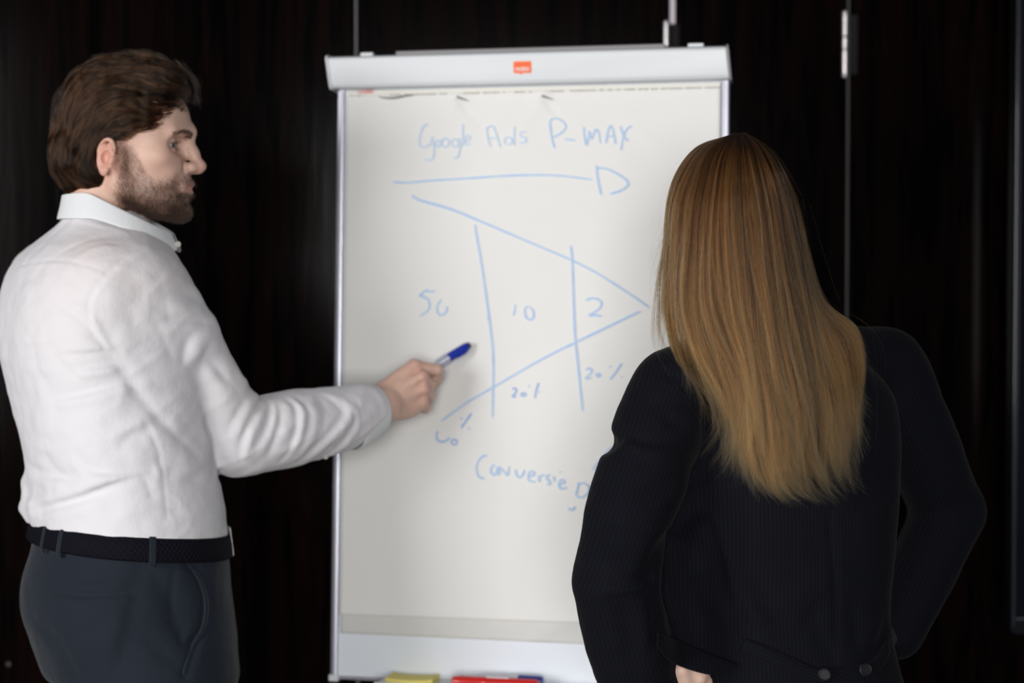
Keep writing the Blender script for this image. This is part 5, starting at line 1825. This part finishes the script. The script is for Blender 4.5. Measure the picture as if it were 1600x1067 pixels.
jfold = [
    (Z9((240, 278), (280, 300), (340, 312), (440, 315)), .006, .006), (Z9((235, 300), (290, 325), (380, 335)), .009, -.003),
    (Z9((205, 275), (215, 290), (212, 310)), .008, .009), (Z9((370, 215), (380, 240), (430, 250)), .006, .006), (Z9((250, 215), (330, 190), (450, 180)), .014, .003),
    (Z9((370, 85), (420, 120), (470, 190), (490, 300), (490, 420)), .006, .003, False),
    (Z9((490, 500), (420, 560), (360, 640), (320, 720), (330, 800)), .012, .010), (Z9((480, 440), (400, 470), (320, 520)), .016, -.003),
    (Z9((180, 745), (250, 750), (310, 730)), .007, .008), (Z9((200, 800), (260, 790), (320, 770)), .009, .006), (Z9((190, 770), (250, 772), (330, 750)), .008, -.006),
    (Z9((65, 670), (75, 690), (100, 700)), .010, .004), (Z9((60, 715), (100, 720), (160, 740)), .010, .004), (Z9((195, 830), (250, 880), (280, 980)), .012, .005),
    (Z9((100, 600), (160, 560), (260, 560)), .018, .0025), (Z9((260, 440), (330, 450), (400, 420)), .016, .002), (Z9((240, 800), (240, 900), (260, 1040)), .016, .004), (Z9((330, 830), (340, 900), (330, 960)), .010, .005),
    (Z9((505, 500), (540, 600), (580, 760), (615, 900)), .006, .004, False), (Z9((600, 780), (640, 840), (680, 900)), .016, -.004), (Z9((410, 700), (500, 800), (590, 890)), .014, .004),
    (Z10((630, 120), (640, 300), (655, 500), (665, 700), (650, 880)), .005, .0022, False), (Z10((200, 480), (330, 620), (460, 800)), .02, .003), (Z10((560, 660), (600, 780), (640, 870)), .014, .003),
    (Z10((960, 640), (900, 760), (820, 880)), .010, .006), (Z10((480, 720), (540, 650), (590, 600)), .014, .003), (Z10((740, 560), (760, 700), (780, 860)), .016, .003),
    (Z10((1240, 60), (1300, 110), (1390, 100)), .010, .004), (Z10((1240, 140), (1330, 130), (1400, 80)), .010, -.003),
]
for f_ in jfold:
    p_, w_, a_, t_ = jf.fold(*f_)
    jf.crease(p_, w_, a_ * jk_, t_)
V, Fq = jf.mesh(wlo - [0, 0, .15], whi, .0046)
V = relax(V, Fq, 1, .4)


def stripe_coord(V):
    """width-wise cloth coordinate: across the back for the body, round the arm for the sleeves"""
    ax_ = np.array([math.cos(math.radians(16)), math.sin(math.radians(16)), 0])
    u = V @ ax_ * 1.0
    best = np.full(len(V), .075)
    for chain_ in ((wl_sh, wl_el, wl_wr), (wr_sh, wr_el, wr_wr)):
        for a, b_ in zip(chain_[:-1], chain_[1:]):
            d = b_ - a; L_ = np.linalg.norm(d); d = d / L_
            w_ = V - a; t = np.clip(w_ @ d, 0, L_)
            r = w_ - t[:, None] * d
            dist = np.linalg.norm(r, axis=1)
            e1 = np.cross(d, [0, 1.0, 0]); e1 /= np.linalg.norm(e1)
            m = dist < best
            u = np.where(m, 5 + r @ e1, u); best = np.minimum(best, dist)
    return u
me = mesh_np('jacket', V, Fq)
float_attr(me, 'stripe', stripe_coord(V))


def pinstripe_mat(attr=True):
    m, nt, b = new_mat('navy_pinstripe_wool')
    tc = N(nt, 'ShaderNodeTexCoord')
    a = N(nt, 'ShaderNodeAttribute', attribute_name='stripe')
    mu = N(nt, 'ShaderNodeMath', operation='MULTIPLY'); mu.inputs[1].default_value = 1 / .0052
    fr = N(nt, 'ShaderNodeMath', operation='FRACT'); lt = N(nt, 'ShaderNodeMath', operation='LESS_THAN'); lt.inputs[1].default_value = .22
    nt.links.new(a.outputs['Fac'], mu.inputs[0]); nt.links.new(mu.outputs[0], fr.inputs[0]); nt.links.new(fr.outputs[0], lt.inputs[0])
    mx = N(nt, 'ShaderNodeMix', data_type='RGBA')
    mx.inputs[6].default_value = (.0026, .0029, .0056, 1); mx.inputs[7].default_value = (.0050, .0054, .0092, 1)
    nt.links.new(lt.outputs[0], mx.inputs[0]); nt.links.new(mx.outputs[2], b.inputs['Base Color'])
    b.inputs['Roughness'].default_value = .85; b.inputs['Specular IOR Level'].default_value = .12
    b.inputs['Sheen Weight'].default_value = .02
    n1 = N(nt, 'ShaderNodeTexNoise'); n1.inputs['Scale'].default_value = 800
    nt.links.new(tc.outputs['Object'], n1.inputs['Vector'])
    bp = N(nt, 'ShaderNodeBump'); bp.inputs['Strength'].default_value = .3; bp.inputs['Distance'].default_value = .0006
    nt.links.new(n1.outputs['Fac'], bp.inputs['Height']); nt.links.new(bp.outputs[0], b.inputs['Normal'])
    return m
M_jack = pinstripe_mat()
jacket = link('jacket', me, M_jack, woman)
# back belt tabs with their buttons
def jhit(x, y, off=.004):
    p = jf.hit(x, y); r = ray(x, y); return p - r / np.linalg.norm(r) * off
def tab(name, top, bot, k=14):
    tp = cat(np.array(top, float), k); bt = cat(np.array(bot, float), k)
    rings = []
    for s in (0, .12, .5, .88, 1):
        rings.append([jhit(*(tp[i] * (1 - s) + bt[i] * s), .0015 if s in (0, 1) else .005) for i in range(k)])
    o = loft_strip(name, rings, M_jack, jacket, .0022, sub=1)
    float_attr(o.data, 'stripe', np.array([v.co[2] for v in o.data.vertices]) + .5 * np.array([v.co[0] for v in o.data.vertices]))
    return o
t1 = tab('belt_tab', Z10((200, 755), (330, 805), (450, 860), (560, 905), (640, 915)), Z10((180, 830), (310, 880), (430, 935), (540, 980), (640, 990)))
t2 = tab('belt_tab', Z10((940, 690), (890, 790), (840, 865), (740, 895), (610, 912)), Z10((970, 760), (920, 850), (870, 925), (760, 960), (640, 985)))
M_jbtn = simple('black_horn_button', (.010, .0105, .013, 1), .5, spec=.2)
for x_, y_ in ((1288, 1053), (1351, 1046)):
    p = jhit(x_, y_, .007); n_ = np.array([-.1, -1, .05]) if x_ < 1300 else np.array([.25, -1, .3]); n_ /= np.linalg.norm(n_)
    b = MB(); b.tube([p, p + n_ * .003, p + n_ * .0042], [.0088, .0088, .0075], 22)
    bo = b.build('button', M_jbtn, t1 if x_ < 1300 else t2, smooth=True)
    e1 = np.cross(n_, [0, 0, 1]); e1 /= np.linalg.norm(e1); e2 = np.cross(n_, e1)
    rim = MB(); rim.tube([p + n_ * .0044 + .0072 * (math.cos(t) * e1 + math.sin(t) * e2) for t in np.linspace(0, 2 * math.pi, 25)], .0010, 6, cap=False); rim.build('button_rim', M_jbtn, t1 if x_ < 1300 else t2, smooth=True)
# cloth of the jacket front pulled back over the hand
fl_top = Z9((335, 945), (365, 985), (400, 1010), (455, 1030), (505, 1042))
k = 12
tp = cat(np.array(Z9((335, 900), (390, 925), (450, 950), (520, 980), (600, 1010)), float), k); bt = cat(np.array(fl_top, float), k)
rings = [[jhit(*(tp[i] * (1 - s) + bt[i] * s), .006 + .012 * s) for i in range(k)] for s in (0, .3, .6, .9, 1.0)]
fo = loft_strip('jacket_fold', rings, M_jack, jacket, .003, sub=1)
float_attr(fo.data, 'stripe', np.array([v.co[0] for v in fo.data.vertices]))
# small white speck of lint on the back
lp = jhit(1384, 886, .001)
# skirt, legs and shoes below the frame
M_skirt = cloth_mat('black_wool', (.008, .008, .010, 1), .9, 900, .2, sheen=.02)
kf = Field()
c0_ = P(1232, 1270, 2.20)
kf.stack([(c0_[2] + .10, c0_[0], c0_[1], .118, .165, 2.2, math.radians(106)), (c0_[2], c0_[0], c0_[1], .130, .185, 2.2, math.radians(106)), (.62, c0_[0], c0_[1], .12, .17, 2.2, math.radians(106))], .02)
side = np.array([math.cos(math.radians(16)), math.sin(math.radians(16)), 0]); fw = np.array([math.cos(math.radians(106)), math.sin(math.radians(106)), 0])
for s in (-1, 1):
    b0_ = np.array([c0_[0], c0_[1], 0]) + side * s * .085
    kf.chain([b0_ + [0, 0, .72], b0_ + [0, 0, .46], b0_ + [0, 0, .08]], [.085, .068, .060], .03)
V, Fq = kf.mesh(c0_ * [1, 1, 0] + [-.3, -.3, .04], c0_ + [.3, .3, .12], .008)
link('trousers', mesh_np('trousers', V, Fq), M_skirt, woman)
for s in (-1, 1):
    b0_ = np.array([c0_[0], c0_[1], 0.045]) + side * s * .09 - fw * .05
    g = Field(); g.chain([b0_, b0_ + fw * .08, b0_ + fw * .18 + [0, 0, -.015]], [.040, .038, .03], .02)
    g.chain([b0_ + fw * .02, b0_ + fw * .02 + [0, 0, .05]], [.038, .04], .02)
    g.op('i', lambda q: .004 - q[:, 2], [-3, 0, 0], [3, 5, .3], .004)
    Vs, Fs = g.mesh(b0_ - [.32, .32, .06], b0_ + [.32, .32, .12], .007)
    link('shoe', mesh_np('shoe', Vs, Fs), M_shoe, woman)

# ---- long hair: guides from the crown to the tips, then bundles of strands between them
guides = [
    [(1140, 211), (1085, 232), (1050, 290), (1038, 380), (1027, 460), (1023, 500), (1031, 532), (1042, 546)],
    [(1142, 210), (1095, 234), (1060, 300), (1050, 390), (1045, 470), (1054, 540), (1084, 600), (1112, 660), (1116, 676)],
    [(1145, 209), (1108, 238), (1085, 310), (1078, 400), (1075, 480), (1092, 550), (1122, 610), (1142, 660), (1128, 712), (1118, 730)],
    [(1148, 208), (1122, 243), (1108, 320), (1105, 410), (1112, 490), (1137, 560), (1158, 640), (1160, 700), (1172, 750), (1182, 772)],
    [(1152, 208), (1140, 243), (1135, 320), (1138, 410), (1150, 490), (1170, 560), (1185, 640), (1190, 710), (1202, 760), (1224, 783)],
    [(1156, 208), (1160, 243), (1165, 320), (1175, 410), (1188, 490), (1200, 570), (1215, 650), (1222, 720), (1232, 765), (1252, 781)],
    [(1160, 207), (1178, 238), (1195, 310), (1208, 400), (1222, 490), (1235, 570), (1250, 650), (1258, 720), (1268, 760), (1286, 780)],
    [(1163, 207), (1192, 233), (1218, 300), (1233, 390), (1252, 480), (1268, 560), (1285, 650), (1290, 710), (1296, 750), (1308, 772)],
    [(1166, 208), (1203, 234), (1234, 300), (1250, 380), (1268, 460), (1288, 540), (1308, 620), (1318, 690), (1316, 740), (1320, 752)],
    [(1168, 209), (1210, 243), (1243, 310), (1260, 390), (1277, 458), (1298, 484), (1332, 505), (1347, 545), (1347, 605), (1338, 660), (1328, 700)],
]
dmid = [2.155, 2.11, 2.075, 2.055, 2.045, 2.045, 2.055, 2.075, 2.115, 2.17]
KG = 30
skullf = Field(); skullf.ell(H(-2, 0, 42), mm(95, 74, 80) * .93, .01, R=HRn); skullf.ell(H(-30, 0, -30), mm(60, 66, 70) * .93, .03, R=HRn)
Gp, Gd = [], []
for i, gl in enumerate(guides):
    q = cat(np.array(gl, float), KG)
    s_ = np.r_[0, np.cumsum(np.linalg.norm(np.diff(q, axis=0), axis=1))]
    u = np.linspace(0, s_[-1], KG)
    q = np.stack([np.interp(u, s_, q[:, a]) for a in (0, 1)], 1)
    yb = np.interp(q[:, 1], [205, 214, 232, 262, 310, 370, 480, 560, 640], [2.150, 2.12, dmid[i] + .040, dmid[i] + .020, dmid[i] + .006, dmid[i], dmid[i] + .008, dmid[i], min(dmid[i], 2.085)])
    if i == 0: yb = np.interp(q[:, 1], [205, 230, 290, 546], [2.155, 2.15, 2.155, 2.14])
    if i == 9: yb = np.interp(q[:, 1], [205, 230, 300, 480, 560, 700], [2.155, 2.14, 2.16, 2.17, 2.15, 2.12])
    d = yb.copy()
    for k in range(KG):
        if q[k, 1] < 520:
            hs_ = skullf.hit(*q[k]); ds = (hs_ - CAM) @ FWD
            if skullf(hs_[None])[0] < .004: d[k] = min(d[k], ds - .009)
        if q[k, 1] > 500:
            h_ = jf.hit(*q[k]); dj = (h_ - CAM) @ FWD
            if jf(h_[None])[0] < .01: d[k] = min(d[k], dj - .014)
    # keep depths smooth along the strand
    dm_ = d.copy()
    for _ in range(14):
        d[1:-1] = .25 * d[:-2] + .5 * d[1:-1] + .25 * d[2:]
        d = np.minimum(d, dm_ + .004)
    Gp.append(q); Gd.append(d)
Gp, Gd = np.array(Gp), np.array(Gd)
G3 = np.array([[P(Gp[i, k, 0], Gp[i, k, 1], Gd[i, k]) for k in range(KG)] for i in range(len(guides))])


def between(s):
    s = np.clip(s, 0, len(guides) - 1.0001); i = s.astype(int); u = (s - i)[:, None, None]
    return G3[i] * (1 - u) + G3[i + 1] * u


# solid under-layer: scalp cap and an inner curtain
M_wcore = simple('brown_hair_base', (.040, .021, .010, 1), .6, bump=.4, bscale=300)
cf_ = Field()
cf_.ell(H(-8, 0, 44), mm(97, 72, 81) * .93, .01, R=HRn)
def not_face(q):
    L = Hi(q)
    return (L[:, 0] - np.interp(L[:, 2], [-150, -40, 30, 60, 85, 130], [-12, -12, 5, 50, 78, 90])) * .001
cf_.ell(H(-34, 0, -30), mm(58, 60, 80) * .93, .02, R=HRn)
cf_.op('i', lambda q: -not_face(q), H(-150, -150, -200) - .2, H(150, 150, 200) + .2, .006)
inn = CAM
for s in np.arange(2.2, 7.6, .5):
    st = between(np.array([s]))[0]
    dirs = st - CAM; dirs /= np.linalg.norm(dirs, axis=1)[:, None]
    ke = int(KG * (.86 if 2 < s < 8 else .74))
    pin = (st + dirs * .022)[5:ke:2]
    cf_.chain(pin, np.interp(np.linspace(0, 1, len(pin)), [0, .3, .8, 1], [.008, .012, .011, .005]), .010, n=len(pin) + 2)
V, Fq = cf_.mesh(np.minimum(G3.min((0, 1)), H(-140, 0, 0)) - .12, np.maximum(G3.max((0, 1)), H(140, 0, 140)) + .12, .0050)
whair = link('hair', mesh_np('hair', V, Fq), M_wcore, woman)


def strands(n_lock, per, seed, layer=(0, .016), spread=.20, wob=1.0, smin_=0.0, smax_=9.0, vend=(.90, 1.0), lift=0.0, gather=.86, humpk=1.0):
    g = np.random.default_rng(seed)
    sc = g.uniform(smin_, smax_, n_lock)
    lay = g.uniform(*layer, n_lock)
    ve = g.uniform(*vend, n_lock)
    shade = g.random(n_lock)
    ix = np.repeat(np.arange(n_lock), per); n = len(ix)
    o = g.normal(size=n)
    t = np.linspace(0, 1, KG)
    ends = np.clip(ve[ix] + g.normal(size=n) * .018, .3, 1.03)
    s = sc[ix] + o * spread
    base = between(s)
    ctr = between(sc)[ix]
    # gather towards the lock's own line near the tips
    gth = np.interp(t, [0, .35, .75, 1], [.0, .18, .52, gather])[None, :, None]
    q = base * (1 - gth) + ctr * gth
    # shorten: re-time along the strand
    tt = t[None] * ends[:, None] * (KG - 1)
    i = np.clip(tt.astype(int), 0, KG - 2); u = (tt - i)[..., None]
    ar = np.arange(n)[:, None]
    q = q[ar, i] * (1 - u) + q[ar, i + 1] * u
    ph, fr, am = g.uniform(0, 6.28, n_lock), g.uniform(5, 10, n_lock), g.uniform(.4, 1.3, n_lock)
    wav = am[ix][:, None] * np.sin(ph[ix][:, None] + fr[ix][:, None] * t[None]) * (t[None] ** 1.4) * .0050 * wob
    q[..., 0] += wav
    q[..., 2] += 0
    tip = (g.normal(size=n_lock)[ix] * .010)[:, None] * np.clip((t[None] - .85) / .15, 0, 1) ** 2
    q[..., 0] += tip
    rnd = np.cumsum(g.normal(size=(n, KG)) * .00025, axis=1) * np.sqrt(t)[None] * wob
    q[..., 0] += rnd
    dirs = q - CAM; dirs /= np.linalg.norm(dirs, axis=2, keepdims=True)
    hump = .0062 * humpk * (1 - .5 * o ** 2).clip(-.6, 1)[:, None] * np.clip(t[None] * 2, 0, 1)
    dep = (lay[ix] + g.uniform(0, .004, n))[:, None] * np.clip(t[None] * 5, .15, 1) - hump - lift
    q = q + dirs * dep[..., None]
    band = vnoise(np.c_[o * 3.2, ix * 7.31, ix * 0.0], 1.0, seed)
    sh = np.clip(.62 * shade[ix] ** 1.3 + .10 + .60 * band + .10 * g.random(n) - .06 * np.abs(o), 0, 1)
    sh = np.where(g.random(n) < .07, np.clip(sh + .6, 0, 1), sh)
    return q, sh


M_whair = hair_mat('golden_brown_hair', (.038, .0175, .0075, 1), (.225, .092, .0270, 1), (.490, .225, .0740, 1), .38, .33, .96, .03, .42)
parts_ = [strands(120, 44, 51, (.004, .018), .17, 1.3, 1.75), strands(95, 60, 52, (-.003, .010), .14, 1.6, 1.75, 9, (.85, 1.0)),
          strands(46, 34, 58, (-.004, .002), .055, 2.2, 1.75, 8.6, (.74, 1.01), 0, .95, 1.5),
          strands(90, 14, 53, (-.004, .004), .05, 1.8, 1.5, 9, (.7, 1.02)),
          strands(34, 30, 55, (0, .012), .085, 1.3, .0, 1.75, (.80, 1.02), 0, .97), strands(26, 26, 59, (.002, .012), .14, 1.0, .0, 1.8, (.55, .80), 0, .8),
          strands(70, 30, 57, (0, .012), .14, 1.2, 7.6, 9.0, (.8, 1.02))]
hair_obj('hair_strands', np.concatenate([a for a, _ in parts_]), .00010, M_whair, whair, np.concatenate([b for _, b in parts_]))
fly, fs = strands(90, 1, 54, (-.010, .002), .25, 4.5, 0, 9, (.35, 1.04), .004)
g = np.random.default_rng(77)
fly[..., 0] += (g.normal(size=len(fly)) * .012)[:, None] * np.linspace(0, 1, KG)[None] ** 1.2 + (np.where(fly[:, 12, 0] < .30, -1, 1) * g.uniform(0, .010, len(fly)))[:, None] * np.sin(np.linspace(0, 1, KG) * 3.0)[None]
extra = np.array([np.linspace(0, 1, KG)]).T
w1 = cat(np.array([P(*p) for p in [(1296, 500, 2.13), (1335, 590, 2.13), (1352, 628, 2.13), (1378, 660, 2.13)]]), KG)
w2 = cat(np.array([P(*p) for p in [(1296, 490, 2.14), (1338, 520, 2.15), (1350, 570, 2.15), (1343, 640, 2.14)]]), KG)
fly = np.concatenate([fly, [w1, w1 + mm(2, 0, 3), w2, w2 + mm(3, 0, 2)]]); fs = np.r_[fs, .5, .6, .4, .5]
hair_obj('stray_hairs', fly, .000055, M_whair, whair, fs)
